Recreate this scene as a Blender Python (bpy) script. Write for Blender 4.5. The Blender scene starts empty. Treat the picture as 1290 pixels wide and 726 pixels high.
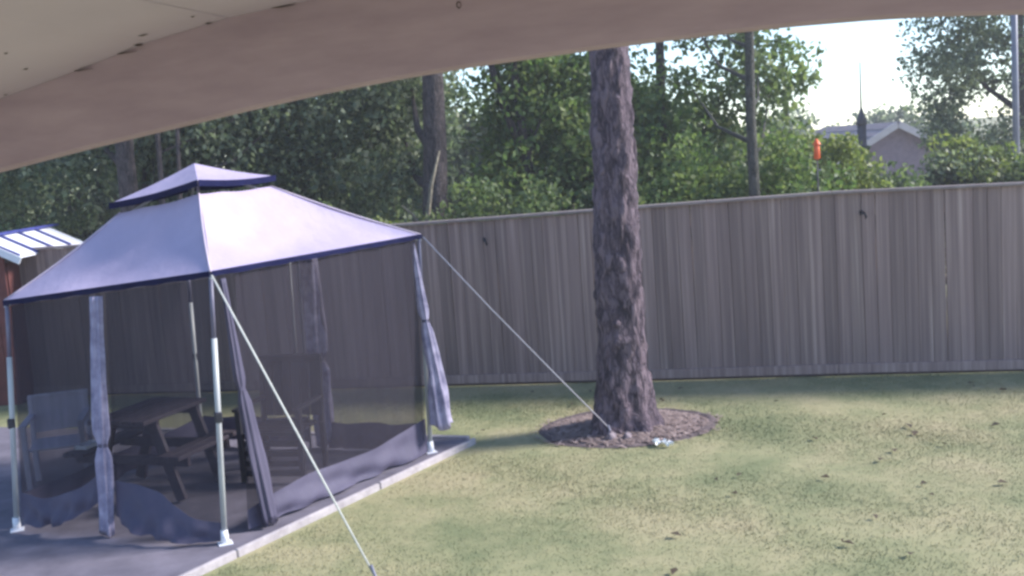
import bpy, bmesh, math, random
import numpy as np
from mathutils import Vector, Matrix

# ------------------------------------------------------------------ camera
scene = bpy.context.scene
col = scene.collection
R = math.radians
cam_data = bpy.data.cameras.new("camera")
cam = bpy.data.objects.new("camera", cam_data)
col.objects.link(cam)
PITCH, ROLL = R(7.105), R(4.2)
cam.matrix_world = (Matrix.Translation((0, 0, 2.7)) @ Matrix.Rotation(R(90) - PITCH, 4, 'X')
                    @ Matrix.Rotation(-ROLL, 4, 'Z'))
cam_data.sensor_width = 36.0
cam_data.lens = 39.07
cam_data.clip_start = 0.05
cam_data.clip_end = 3000
scene.camera = cam

# ------------------------------------------------------------------ sky, sun, exposure
SUN_AZ = R(84)      # clockwise from +Y (the view direction)
SUN_EL = R(33.5)
world = bpy.data.worlds.new("World")
scene.world = world
world.use_nodes = True
wn = world.node_tree.nodes
wl = world.node_tree.links
bg = wn.get("Background") or wn.new("ShaderNodeBackground")
sky = wn.new("ShaderNodeTexSky")
sky.sky_type = 'NISHITA'
sky.sun_disc = False
sky.sun_elevation = SUN_EL
sky.sun_rotation = SUN_AZ
sky.air_density = 0.8
sky.dust_density = 0.15
sky.ozone_density = 2.5
wl.new(sky.outputs[0], bg.inputs[0])
bg.inputs[1].default_value = 0.15
sun_data = bpy.data.lights.new("sun", 'SUN')
sun_data.energy = 4.0
sun_data.angle = R(12)
sun_data.color = (1.0, 0.95, 0.90)
sun = bpy.data.objects.new("sun", sun_data)
sd = Vector((math.sin(SUN_AZ) * math.cos(SUN_EL), math.cos(SUN_AZ) * math.cos(SUN_EL), math.sin(SUN_EL)))
sun.rotation_euler = sd.to_track_quat('Z', 'Y').to_euler()
col.objects.link(sun)
scene.view_settings.view_transform = 'Standard'
scene.view_settings.look = 'None'
scene.view_settings.gamma = 1.0
scene.view_settings.exposure = 1.05
scene.render.engine = 'CYCLES'
scene.cycles.use_denoising = True
scene.cycles.max_bounces = 8
scene.cycles.transparent_max_bounces = 16
scene.cycles.filter_width = 2.9

rnd = random.Random(7)
nrng = np.random.default_rng(11)

# ------------------------------------------------------------------ materials
def new_mat(name):
    m = bpy.data.materials.new(name)
    m.use_nodes = True
    nt = m.node_tree
    b = nt.nodes.get("Principled BSDF")
    return m, nt, b

def ramp(nt, stops):
    r = nt.nodes.new("ShaderNodeValToRGB")
    e = r.color_ramp.elements
    while len(e) > 1:
        e.remove(e[-1])
    e[0].position = stops[0][0]
    e[0].color = (*stops[0][1], 1)
    for p, c in stops[1:]:
        k = e.new(p)
        k.color = (*c, 1)
    return r

def noise(nt, scale, detail=4, rough=0.6, coord='Object', stretch=None):
    tc = nt.nodes.new("ShaderNodeTexCoord")
    n = nt.nodes.new("ShaderNodeTexNoise")
    n.inputs['Scale'].default_value = scale
    n.inputs['Detail'].default_value = detail
    n.inputs['Roughness'].default_value = rough
    src = tc.outputs[coord]
    if stretch:
        mp = nt.nodes.new("ShaderNodeMapping")
        mp.inputs['Scale'].default_value = stretch
        nt.links.new(src, mp.inputs[0])
        src = mp.outputs[0]
    nt.links.new(src, n.inputs['Vector'])
    return n

def mixc(nt, a, b, fac, mode='MIX'):
    m = nt.nodes.new("ShaderNodeMix")
    m.data_type = 'RGBA'
    m.blend_type = mode
    for sock, v in ((m.inputs['Factor'], fac), (m.inputs['A'], a), (m.inputs['B'], b)):
        if hasattr(v, 'is_output') or isinstance(v, bpy.types.NodeSocket):
            nt.links.new(v, sock)
        elif isinstance(v, (int, float)):
            sock.default_value = v
        else:
            sock.default_value = (*v, 1)
    return m.outputs['Result']

def bump(nt, b, height, strength=0.4, dist=0.01):
    bp = nt.nodes.new("ShaderNodeBump")
    bp.inputs['Strength'].default_value = strength
    bp.inputs['Distance'].default_value = dist
    nt.links.new(height, bp.inputs['Height'])
    nt.links.new(bp.outputs[0], b.inputs['Normal'])

def simple(name, c1, c2, scale=6, rough=0.8, bs=0.3, bd=0.005, stretch=None, metallic=0.0, obj_rand=0.0, detail=5):
    m, nt, b = new_mat(name)
    n = noise(nt, scale, detail, stretch=stretch)
    r = ramp(nt, [(0.3, c1), (0.72, c2)])
    nt.links.new(n.outputs['Fac'], r.inputs[0])
    out = r.outputs[0]
    if obj_rand:
        oi = nt.nodes.new("ShaderNodeObjectInfo")
        mr = nt.nodes.new("ShaderNodeMapRange")
        mr.inputs['To Min'].default_value = 1 - obj_rand
        mr.inputs['To Max'].default_value = 1 + obj_rand
        nt.links.new(oi.outputs['Random'], mr.inputs[0])
        hs = nt.nodes.new("ShaderNodeHueSaturation")
        nt.links.new(mr.outputs[0], hs.inputs['Value'])
        nt.links.new(out, hs.inputs['Color'])
        out = hs.outputs[0]
    nt.links.new(out, b.inputs['Base Color'])
    b.inputs['Roughness'].default_value = rough
    b.inputs['Metallic'].default_value = metallic
    if bs:
        bump(nt, b, n.outputs['Fac'], bs, bd)
    return m

def lawn_color(nt):
    """shared patchy turf colour, read from world position"""
    g = nt.nodes.new("ShaderNodeNewGeometry")
    def pn(scale, detail, stretch=(1, 1, 0)):
        mp = nt.nodes.new("ShaderNodeMapping")
        mp.inputs['Scale'].default_value = stretch
        nt.links.new(g.outputs['Position'], mp.inputs[0])
        n = nt.nodes.new("ShaderNodeTexNoise")
        n.inputs['Scale'].default_value = scale
        n.inputs['Detail'].default_value = detail
        n.inputs['Roughness'].default_value = 0.65
        nt.links.new(mp.outputs[0], n.inputs['Vector'])
        return n.outputs['Fac']
    big = ramp(nt, [(0.34, (0.18, 0.20, 0.097)), (0.47, (0.265, 0.262, 0.137)), (0.58, (0.335, 0.305, 0.172)), (0.72, (0.385, 0.33, 0.20))])
    nt.links.new(pn(0.75, 4), big.inputs[0])
    fine = ramp(nt, [(0.30, (0.75, 0.78, 0.72)), (0.5, (0.98, 0.98, 0.96)), (0.7, (1.15, 1.12, 1.08))])
    nt.links.new(pn(9, 5), fine.inputs[0])
    c = mixc(nt, big.outputs[0], fine.outputs[0], 0.55, 'MULTIPLY')
    return c, pn(40, 4)

m, nt, b = new_mat("turf_soil")
c, f = lawn_color(nt)
nt.links.new(c, b.inputs['Base Color'])
b.inputs['Roughness'].default_value = 0.95
bump(nt, b, f, 0.25, 0.008)
M_LAWN = m

m, nt, b = new_mat("grass_blade")
c, f = lawn_color(nt)
g = nt.nodes.new("ShaderNodeNewGeometry")
mr = nt.nodes.new("ShaderNodeMapRange")
mr.inputs['To Min'].default_value = 0.88
mr.inputs['To Max'].default_value = 1.14
nt.links.new(g.outputs['Random Per Island'], mr.inputs[0])
hs = nt.nodes.new("ShaderNodeHueSaturation")
nt.links.new(mr.outputs[0], hs.inputs['Value'])
nt.links.new(c, hs.inputs['Color'])
nt.links.new(hs.outputs[0], b.inputs['Base Color'])
b.inputs['Roughness'].default_value = 0.7
M_BLADE = m

M_SLAB = simple("patio_concrete", (0.10, 0.09, 0.12), (0.20, 0.18, 0.225), 3.2, 0.9, 0.35, 0.004, detail=9)
M_EDGE = simple("pale_edging_timber", (0.27, 0.24, 0.26), (0.45, 0.41, 0.43), 9, 0.85, 0.4, 0.004, obj_rand=0.12)
M_BED = simple("mulch_soil", (0.16, 0.115, 0.11), (0.34, 0.255, 0.245), 14, 0.95, 0.9, 0.03, detail=8)
M_CHIP = simple("mulch_chip", (0.17, 0.12, 0.115), (0.40, 0.31, 0.29), 11, 0.9, 0.2)
M_RING = simple("bed_rim_soil", (0.06, 0.045, 0.05), (0.14, 0.105, 0.11), 22, 0.95, 0.8, 0.02)
M_BEAM = simple("tan_painted_beam", (0.37, 0.272, 0.345), (0.465, 0.35, 0.43), 4, 0.75, 0.25, 0.004, stretch=(1, 1, 5))
M_CEIL = simple("beige_painted_ceiling", (0.53, 0.445, 0.58), (0.60, 0.505, 0.645), 2.2, 0.8, 0.2, 0.002, detail=8)
M_DARKCHIP = simple("dark_bare_wood", (0.035, 0.022, 0.02), (0.09, 0.06, 0.05), 30, 0.9)
M_STEEL = simple("pale_powder_coated_steel", (0.34, 0.34, 0.36), (0.52, 0.54, 0.54), 5, 0.45, 0.1, 0.001, stretch=(1, 1, 0.3))
M_DIMSTEEL = simple("shade_dimmed_steel", (0.10, 0.095, 0.15), (0.17, 0.16, 0.23), 5, 0.5, 0.1)  # pole tops' shade is painted into this steel colour; eave bars share it
M_FOOT = simple("white_plastic", (0.72, 0.72, 0.78), (0.82, 0.82, 0.86), 8, 0.5, 0.05)
M_KNUCK = simple("black_plastic_joint", (0.012, 0.012, 0.02), (0.03, 0.03, 0.045), 14, 0.5, 0.1)
M_ROPE = simple("pale_webbing", (0.34, 0.35, 0.33), (0.48, 0.49, 0.46), 40, 0.85, 0.3)
M_ROPE2 = simple("thin_weathered_cord", (0.36, 0.34, 0.38), (0.48, 0.45, 0.5), 40, 0.85, 0.3)
M_NAVY = simple("navy_trim_binding", (0.007, 0.008, 0.035), (0.012, 0.014, 0.06), 9, 0.7, 0.1)
M_NAVY.node_tree.nodes['Principled BSDF'].inputs['Specular IOR Level'].default_value = 0.05
M_DARKWOOD = simple("dark_stained_wood", (0.045, 0.034, 0.05), (0.095, 0.075, 0.095), 6, 0.65, 0.3, 0.004, stretch=(1, 6, 6), obj_rand=0.15)
M_BLACKSEAT = simple("charcoal_resin", (0.012, 0.012, 0.02), (0.03, 0.028, 0.042), 10, 0.6, 0.2, obj_rand=0.12)
M_SLING = simple("pale_grey_sling_fabric", (0.68, 0.62, 0.74), (0.78, 0.72, 0.82), 30, 0.85, 0.2)
M_LITTER = simple("white_paper", (0.75, 0.76, 0.76), (0.85, 0.86, 0.86), 10, 0.8)
M_DEADLEAF = simple("dry_brown_leaf", (0.03, 0.02, 0.015), (0.11, 0.075, 0.045), 3, 0.9)
M_REDWALL = simple("dark_red_boards", (0.10, 0.03, 0.03), (0.17, 0.05, 0.045), 4, 0.8, 0.3, obj_rand=0.15)
M_WHITEROOF = simple("white_metal_sheet", (0.66, 0.68, 0.78), (0.8, 0.8, 0.84), 2, 0.4, 0.05, obj_rand=0.06)
M_BLUETRIM = simple("blue_painted_trim", (0.03, 0.04, 0.18), (0.06, 0.07, 0.28), 6, 0.6, 0.1)
M_SHINGLE = simple("grey_roof_shingle", (0.17, 0.14, 0.165), (0.27, 0.225, 0.25), 5, 0.9, 0.3, obj_rand=0.15)
M_BRICKRED = simple("far_siding_wall", (0.17, 0.125, 0.17), (0.25, 0.19, 0.24), 6, 0.9, 0.2)
M_RAKE = simple("pale_barge_board", (0.48, 0.42, 0.44), (0.58, 0.52, 0.54), 4, 0.7, 0.1)
M_GLASS = simple("dark_window_pane", (0.02, 0.025, 0.03), (0.04, 0.05, 0.06), 3, 0.1, 0)
M_UTIL = simple("creosoted_pole", (0.06, 0.055, 0.07), (0.12, 0.11, 0.13), 5, 0.9, 0.4, stretch=(4, 4, 0.5))
M_GALV = simple("galvanised_post", (0.17, 0.17, 0.23), (0.25, 0.25, 0.31), 5, 0.5, 0.1)
M_ORANGE = simple("orange_plastic", (0.75, 0.10, 0.025), (0.85, 0.16, 0.05), 12, 0.5, 0.1)

# canopy fabric, faintly see-through to light and finely wrinkled
def fabric(name, c1, c2, wr=0.35):
    m, nt, b = new_mat(name)
    n = noise(nt, 1.6, 6)
    r = ramp(nt, [(0.3, c1), (0.7, c2)])
    nt.links.new(n.outputs['Fac'], r.inputs[0])
    nt.links.new(r.outputs[0], b.inputs['Base Color'])
    b.inputs['Roughness'].default_value = 0.75
    n2 = noise(nt, 5, 3, stretch=(1, 1, 0.5))
    bump(nt, b, n2.outputs['Fac'], wr, 0.03)
    tr = nt.nodes.new("ShaderNodeBsdfTranslucent")
    nt.links.new(r.outputs[0], tr.inputs[0])
    mx = nt.nodes.new("ShaderNodeMixShader")
    mx.inputs[0].default_value = 0.07
    nt.links.new(b.outputs[0], mx.inputs[1])
    nt.links.new(tr.outputs[0], mx.inputs[2])
    nt.links.new(mx.outputs[0], nt.nodes["Material Output"].inputs[0])
    return m
M_CANOPY = fabric("lavender_grey_canopy", (0.37, 0.315, 0.455), (0.46, 0.395, 0.55), 0.45)
M_SEAM = fabric("pale_seam_binding", (0.50, 0.42, 0.52), (0.60, 0.51, 0.60), 0.1)
M_SKIRT = fabric("dark_grey_skirt", (0.06, 0.054, 0.10), (0.095, 0.085, 0.14), 0.3)
M_CURT = fabric("bundled_grey_curtain", (0.16, 0.145, 0.24), (0.44, 0.40, 0.54), 0.8)
for _n in M_CURT.node_tree.nodes:
    if _n.type == 'TEX_NOISE' and abs(_n.inputs['Scale'].default_value - 1.6) < 1e-3:
        _n.inputs['Scale'].default_value = 9.0

# insect netting: a fine weave, about half open
m, nt, b = new_mat("insect_netting")
b.inputs['Base Color'].default_value = (0.024, 0.019, 0.034, 1)
b.inputs['Roughness'].default_value = 0.9
tp = nt.nodes.new("ShaderNodeBsdfTransparent")
n = noise(nt, 1.6, 4, stretch=(5, 5, 0.45))
mr = nt.nodes.new("ShaderNodeMapRange")
mr.inputs['To Min'].default_value = 0.34
mr.inputs['To Max'].default_value = 0.70
nt.links.new(n.outputs['Fac'], mr.inputs[0])
mx = nt.nodes.new("ShaderNodeMixShader")
nt.links.new(mr.outputs[0], mx.inputs[0])
nt.links.new(tp.outputs[0], mx.inputs[1])
nt.links.new(b.outputs[0], mx.inputs[2])
nt.links.new(mx.outputs[0], nt.nodes["Material Output"].inputs[0])
M_NET = m

# weathered picket: vertical grain, pale streaks, a tone of its own for each board
m, nt, b = new_mat("weathered_picket")
tc = nt.nodes.new("ShaderNodeTexCoord")
oi = nt.nodes.new("ShaderNodeObjectInfo")
ml = nt.nodes.new("ShaderNodeVectorMath")
ml.operation = 'MULTIPLY_ADD'
cb = nt.nodes.new("ShaderNodeCombineXYZ")
mm = nt.nodes.new("ShaderNodeMath"); mm.operation = 'MULTIPLY'; mm.inputs[1].default_value = 60
nt.links.new(oi.outputs['Random'], mm.inputs[0])
nt.links.new(mm.outputs[0], cb.inputs[0]); nt.links.new(mm.outputs[0], cb.inputs[2])
nt.links.new(tc.outputs['Object'], ml.inputs[0])
ml.inputs[1].default_value = (26, 26, 0.9)
nt.links.new(cb.outputs[0], ml.inputs[2])
n = nt.nodes.new("ShaderNodeTexNoise"); n.inputs['Scale'].default_value = 1.0; n.inputs['Detail'].default_value = 6
nt.links.new(ml.outputs[0], n.inputs['Vector'])
r = ramp(nt, [(0.26, (0.18, 0.125, 0.12)), (0.5, (0.25, 0.178, 0.168)), (0.62, (0.31, 0.225, 0.208)), (0.78, (0.42, 0.325, 0.295))])
nt.links.new(n.outputs['Fac'], r.inputs[0])
mr = nt.nodes.new("ShaderNodeMapRange"); mr.inputs['To Min'].default_value = 0.78; mr.inputs['To Max'].default_value = 1.18
nt.links.new(oi.outputs['Random'], mr.inputs[0])
hs = nt.nodes.new("ShaderNodeHueSaturation")
nt.links.new(mr.outputs[0], hs.inputs['Value']); nt.links.new(r.outputs[0], hs.inputs['Color'])
nt.links.new(hs.outputs[0], b.inputs['Base Color'])
b.inputs['Roughness'].default_value = 0.9
bump(nt, b, n.outputs['Fac'], 0.5, 0.006)
M_PICKET = m
M_CAP = simple("weathered_cap_board", (0.20, 0.155, 0.155), (0.32, 0.265, 0.255), 3, 0.9, 0.3, 0.005, stretch=(1, 8, 8), obj_rand=0.12)

# bark
def bark(name, c1, c2, c3, sc=9, bs=0.9):
    m, nt, b = new_mat(name)
    tc = nt.nodes.new("ShaderNodeTexCoord")
    mp = nt.nodes.new("ShaderNodeMapping"); mp.inputs['Scale'].default_value = (1, 1, 0.32)
    nt.links.new(tc.outputs['Object'], mp.inputs[0])
    v = nt.nodes.new("ShaderNodeTexVoronoi"); v.feature = 'DISTANCE_TO_EDGE'; v.inputs['Scale'].default_value = sc
    n = nt.nodes.new("ShaderNodeTexNoise"); n.inputs['Scale'].default_value = sc * 1.5; n.inputs['Detail'].default_value = 8
    nt.links.new(mp.outputs[0], n.inputs['Vector'])
    va = nt.nodes.new("ShaderNodeVectorMath"); va.operation = 'MULTIPLY_ADD'
    va.inputs[1].default_value = (0.36, 0.36, 0.36)
    nt.links.new(n.outputs['Color'], va.inputs[0]); nt.links.new(mp.outputs[0], va.inputs[2])
    nt.links.new(va.outputs[0], v.inputs['Vector'])
    ad = nt.nodes.new("ShaderNodeMath"); ad.operation = 'MULTIPLY_ADD'
    ad.inputs[1].default_value = 1.6
    nt.links.new(v.outputs['Distance'], ad.inputs[0]); nt.links.new(n.outputs['Fac'], ad.inputs[2])
    r = ramp(nt, [(0.42, c1), (0.62, c2), (0.95, c3)])
    nt.links.new(ad.outputs[0], r.inputs[0])
    nt.links.new(r.outputs[0], b.inputs['Base Color'])
    b.inputs['Roughness'].default_value = 0.95
    bump(nt, b, ad.outputs[0], bs, 0.03)
    return m
M_PINE = bark("pine_bark", (0.028, 0.019, 0.03), (0.085, 0.061, 0.08), (0.165, 0.122, 0.148), 9)
M_BARKD = bark("dark_tree_bark", (0.022, 0.018, 0.02), (0.06, 0.047, 0.05), (0.11, 0.09, 0.09), 12)
M_BARKG = bark("grey_green_bark", (0.04, 0.04, 0.035), (0.08, 0.078, 0.07), (0.13, 0.125, 0.11), 14)
M_BARKP = bark("pale_branch_bark", (0.16, 0.14, 0.10), (0.28, 0.24, 0.18), (0.36, 0.32, 0.24), 14)

def foliage(name, dark, mid, light):
    m, nt, b = new_mat(name)
    g = nt.nodes.new("ShaderNodeNewGeometry")
    n = noise(nt, 0.9, 3)
    ad = nt.nodes.new("ShaderNodeMath"); ad.operation = 'MULTIPLY_ADD'; ad.inputs[1].default_value = 0.5
    nt.links.new(g.outputs['Random Per Island'], ad.inputs[0]); nt.links.new(n.outputs['Fac'], ad.inputs[2])
    r = ramp(nt, [(0.42, dark), (0.72, mid), (1.0, light)])
    nt.links.new(ad.outputs[0], r.inputs[0])
    nt.links.new(r.outputs[0], b.inputs['Base Color'])
    b.inputs['Roughness'].default_value = 0.5
    b.inputs['Specular IOR Level'].default_value = 0.35
    tr = nt.nodes.new("ShaderNodeBsdfTranslucent")
    nt.links.new(mixc(nt, r.outputs[0], (1.0, 1.25, 0.5), 0.5, 'MULTIPLY'), tr.inputs[0])
    mx = nt.nodes.new("ShaderNodeMixShader"); mx.inputs[0].default_value = 0.48
    nt.links.new(b.outputs[0], mx.inputs[1]); nt.links.new(tr.outputs[0], mx.inputs[2])
    nt.links.new(mx.outputs[0], nt.nodes["Material Output"].inputs[0])
    return m
M_LF_DARK = foliage("dark_evergreen_leaf", (0.055, 0.08, 0.055), (0.12, 0.16, 0.10), (0.25, 0.29, 0.18))
M_LF_GREY = foliage("grey_green_leaf", (0.07, 0.095, 0.065), (0.15, 0.185, 0.12), (0.36, 0.39, 0.27))
M_LF_MID = foliage("mid_green_leaf", (0.06, 0.09, 0.048), (0.125, 0.175, 0.08), (0.24, 0.28, 0.125))
M_LF_BRIGHT = foliage("bright_green_leaf", (0.065, 0.11, 0.04), (0.135, 0.20, 0.07), (0.26, 0.30, 0.115))
M_LF_YEL = foliage("yellow_green_leaf", (0.08, 0.11, 0.035), (0.16, 0.20, 0.065), (0.28, 0.30, 0.10))

# ------------------------------------------------------------------ helpers
def wloc(o):
    v = Vector((0, 0, 0))
    while o is not None:
        v += o.location
        o = o.parent
    return v

def tag(o, label=None, cat=None, group=None, kind=None):
    if label: o["label"] = label
    if cat: o["category"] = cat
    if group: o["group"] = group
    if kind: o["kind"] = kind
    return o

def empty(name, loc, label=None, cat=None, group=None):
    o = bpy.data.objects.new(name, None)
    o.location = loc
    o.empty_display_size = 0.1
    col.objects.link(o)
    return tag(o, label, cat, group)

def link(name, me, mat, parent=None, loc=None):
    o = bpy.data.objects.new(name, me)
    col.objects.link(o)
    if mat is not None and not me.materials:
        me.materials.append(mat)
    if parent is not None:
        o.parent = parent
    if loc is not None:
        o.location = loc
    return o

def mesh(name, verts, faces, mat, parent=None, smooth=False, loc=None):
    """verts in world space; they are stored relative to the parent (or loc)"""
    off = wloc(parent) if parent is not None else Vector(loc or (0, 0, 0))
    me = bpy.data.meshes.new(name)
    me.from_pydata([tuple(Vector(v) - off) for v in verts], [], faces)
    me.update()
    if smooth:
        me.polygons.foreach_set("use_smooth", [True] * len(me.polygons))
    o = link(name, me, mat, parent)
    if parent is None and loc is not None:
        o.location = loc
    return o

def np_mesh(name, V, nper, mat, parent=None, off=(0, 0, 0), smooth=False):
    """V: (N*nper,3) loose polygons of nper corners each"""
    V = np.asarray(V, dtype=np.float32) - np.asarray(off, dtype=np.float32)
    n = len(V)
    me = bpy.data.meshes.new(name)
    me.vertices.add(n)
    me.vertices.foreach_set("co", V.ravel())
    me.loops.add(n)
    me.loops.foreach_set("vertex_index", np.arange(n, dtype=np.int32))
    k = n // nper
    me.polygons.add(k)
    me.polygons.foreach_set("loop_start", np.arange(k, dtype=np.int32) * nper)
    me.polygons.foreach_set("loop_total", np.full(k, nper, dtype=np.int32))
    me.update(calc_edges=True)
    return link(name, me, mat, parent)

BOXF = [(0, 3, 2, 1), (4, 5, 6, 7), (0, 1, 5, 4), (1, 2, 6, 5), (2, 3, 7, 6), (3, 0, 4, 7)]
def box_bm(sx, sy, sz, bev=0.0, seg=1):
    me = bpy.data.meshes.new("box")
    bm = bmesh.new()
    bmesh.ops.create_cube(bm, size=1.0)
    bmesh.ops.scale(bm, vec=(sx, sy, sz), verts=bm.verts)
    if bev:
        bmesh.ops.bevel(bm, geom=bm.edges[:], offset=bev, segments=seg, affect='EDGES')
    bm.to_mesh(me)
    bm.free()
    return me

def obox(name, center, size, mat, parent, axis=(1, 0, 0), up=(0, 0, 1), bev=0.004):
    """box with its x along axis, z near up, baked into world space"""
    ax = Vector(axis).normalized()
    ay = Vector(up).cross(ax).normalized()
    az = ax.cross(ay)
    me = box_bm(*size, bev)
    me.name = name
    off = wloc(parent) if parent is not None else Vector((0, 0, 0))
    M = Matrix((ax, ay, az)).transposed().to_4x4()
    M.translation = Vector(center) - off
    me.transform(M)
    return link(name, me, mat, parent)

def beam_between(name, a, b2, w, h, mat, parent, up=(0, 0, 1), bev=0.003):
    a, b2 = Vector(a), Vector(b2)
    d = b2 - a
    return obox(name, (a + b2) / 2, (d.length, w, h), mat, parent, d, up, bev)

def tube(name, pts, radii, mat, parent=None, n=10, smooth=True, caps=True, loc=None, flat=None):
    pts = [Vector(p) for p in pts]
    if not hasattr(radii, '__len__'):
        radii = [radii] * len(pts)
    V, Fc = [], []
    ref = Vector((0, 0, 1)) if abs((pts[-1] - pts[0]).normalized().z) < 0.9 else Vector((1, 0, 0))
    for i, p in enumerate(pts):
        t = (pts[min(i + 1, len(pts) - 1)] - pts[max(i - 1, 0)]).normalized()
        s = t.cross(ref).normalized()
        u = s.cross(t)
        for k in range(n):
            a = 2 * math.pi * k / n
            V.append(p + (s * math.cos(a) + u * math.sin(a) * (flat or 1.0)) * radii[i])
    for i in range(len(pts) - 1):
        for k in range(n):
            k2 = (k + 1) % n
            Fc.append((i * n + k, i * n + k2, (i + 1) * n + k2, (i + 1) * n + k))
    if caps:
        Fc.append(tuple(reversed(range(n))))
        Fc.append(tuple(range((len(pts) - 1) * n, len(pts) * n)))
    return mesh(name, V, Fc, mat, parent, smooth, loc)

def grid(name, fn, nu, nv, mat, parent=None, smooth=True):
    V = [fn(i / nu, j / nv) for j in range(nv + 1) for i in range(nu + 1)]
    Fc = [(j * (nu + 1) + i, j * (nu + 1) + i + 1, (j + 1) * (nu + 1) + i + 1, (j + 1) * (nu + 1) + i)
          for j in range(nv) for i in range(nu)]
    return mesh(name, V, Fc, mat, parent, smooth)

def lerp(a, b2, t):
    return Vector(a) * (1 - t) + Vector(b2) * t

# ------------------------------------------------------------------ ground
def gz(x, y):
    """terrain: flat yard, falling gently away beyond the fence"""
    t = min(max((y - 15) / 22.0, 0), 1)
    return -2.3 * t * t * (3 - 2 * t)
ys = [-40, -10, 0, 4, 8, 12, 15, 17, 19, 22, 25, 28, 31, 34, 38, 60, 150, 600, 2000]
xs = [-2000, -400, -100, -40, -20, -10, 0, 10, 20, 40, 100, 400, 2000]
V = [(x, y, gz(x, y)) for y in ys for x in xs]
Fc = [(j * len(xs) + i, j * len(xs) + i + 1, (j + 1) * len(xs) + i + 1, (j + 1) * len(xs) + i)
      for j in range(len(ys) - 1) for i in range(len(xs) - 1)]
tag(mesh("ground", V, Fc, M_LAWN, smooth=True), kind="structure")

# patio slab: corner by the lawn, long edge running towards the house
SC = Vector((-0.50, 10.10, 0))                      # slab corner
SD = Vector((-1.793, -2.884, 0)).normalized()       # along the lawn edge, towards the camera
SW = Vector((-0.93, 0.36, 0)).normalized()          # along the far edge
slab_pts = [SC, SC + SD * 8.5, SC + SD * 8.5 + SW * 7.0 + Vector((-1.5, 0, 0)), SC + SW * 6.2]
top = [p + Vector((0, 0, 0.05)) for p in slab_pts]
bot = [p + Vector((0, 0, -0.10)) for p in slab_pts]
tag(mesh("patio", top + bot, [(3, 2, 1, 0), (4, 5, 6, 7)] + [(i, (i + 1) % 4, (i + 1) % 4 + 4, i + 4) for i in range(4)], M_SLAB), kind="structure")
SZ = 0.05

def in_slab(x, y, pad=0.0):
    # left of the lawn edge and in front of the far edge
    px, py = x - SC.x, y - SC.y
    n1 = (SD.y, -SD.x)
    a = px * n1[0] + py * n1[1]
    n2 = (SW.y, -SW.x)
    bb = px * n2[0] + py * n2[1]
    return (a < pad) & (bb > -pad) if False else ((px * n1[0] + py * n1[1]) * SIGN1 < pad) & ((px * n2[0] + py * n2[1]) * SIGN2 < pad)
_mid = (slab_pts[0] + slab_pts[1] + slab_pts[2] + slab_pts[3]) / 4 - SC
SIGN1 = -1 if (_mid.x * SD.y - _mid.y * SD.x) > 0 else 1
SIGN2 = -1 if (_mid.x * SW.y - _mid.y * SW.x) > 0 else 1

# edging timbers, lawn edge and far edge
NOUT = Vector((-SD.y, SD.x, 0)); NOUT = NOUT if NOUT.x > 0 else -NOUT
edg = empty("patio_edging", SC, "pale timber edging boards along the patio's lawn side", "edging")
d0 = -0.06
for k, ln in enumerate((1.45, 1.62, 1.5, 1.7, 1.5)):
    a = SC + SD * (d0 + 0.004) + NOUT * 0.022
    c2 = SC + SD * (d0 + ln - 0.004) + NOUT * 0.022
    wob = rnd.uniform(-0.003, 0.003)
    beam_between("board", a + Vector((0, 0, 0.013 + wob)), c2 + Vector((0, 0, 0.013 - wob)), 0.036, 0.09, M_EDGE, edg, bev=0.008)
    d0 += ln
d0 = 0.02
FO = Vector((-SW.y, SW.x, 0)); FO = FO if FO.y > 0 else -FO
for k, ln in enumerate((1.5, 1.6, 1.5)):
    a = SC + SW * (d0 + 0.004) + FO * 0.045
    c2 = SC + SW * (d0 + ln - 0.004) + FO * 0.045
    beam_between("board", a + Vector((0, 0, 0.03)), c2 + Vector((0, 0, 0.03)), 0.075, 0.08, M_EDGE, edg, bev=0.008)
    d0 += ln

# mulch bed round the pine
BC = Vector((0.99, 10.30, 0))
BRX, BRY = 0.79, 0.62
V, Fc = [(BC.x, BC.y, 0.055)], []
NB, NRr = 48, 6
for j in range(1, NRr + 1):
    for i in range(NB):
        a = 2 * math.pi * i / NB
        f = j / NRr * (1 + 0.03 * math.sin(3 * a + 1) + 0.02 * math.sin(7 * a))
        z = 0.055 * (1 - (j / NRr) ** 2) + 0.006 + (rnd.uniform(-0.008, 0.008) if j < NRr else -0.004)
        V.append((BC.x + BRX * f * math.cos(a), BC.y + BRY * f * math.sin(a), z))
for i in range(NB):
    Fc.append((0, 1 + i, 1 + (i + 1) % NB))
for j in range(NRr - 1):
    for i in range(NB):
        i2 = (i + 1) % NB
        Fc.append((1 + j * NB + i, 1 + (j + 1) * NB + i, 1 + (j + 1) * NB + i2, 1 + j * NB + i2))
bed = tag(mesh("mulch_bed", V, Fc, M_BED, smooth=True), kind="structure")
V, Fc = [], []
prof = [(-0.07, 0.0), (-0.035, 0.018), (0.0, 0.028), (0.03, 0.02), (0.06, -0.006)]
for i in range(NB):
    a = 2 * math.pi * i / NB
    f = 1 + 0.03 * math.sin(3 * a + 1) + 0.02 * math.sin(7 * a)
    hz = 0.75 + 0.65 * math.sin(a + 0.2) + rnd.uniform(-0.3, 0.3)
    for (dr, dz) in prof:
        V.append((BC.x + (BRX * f + dr) * math.cos(a), BC.y + (BRY * f + dr) * math.sin(a), dz * hz + 0.004))
np_ = len(prof)
for i in range(NB):
    for k in range(np_ - 1):
        i2 = (i + 1) % NB
        Fc.append((i * np_ + k, i * np_ + k + 1, i2 * np_ + k + 1, i2 * np_ + k))
mesh("soil_rim", V, Fc, M_RING, bed, smooth=True)
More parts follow.
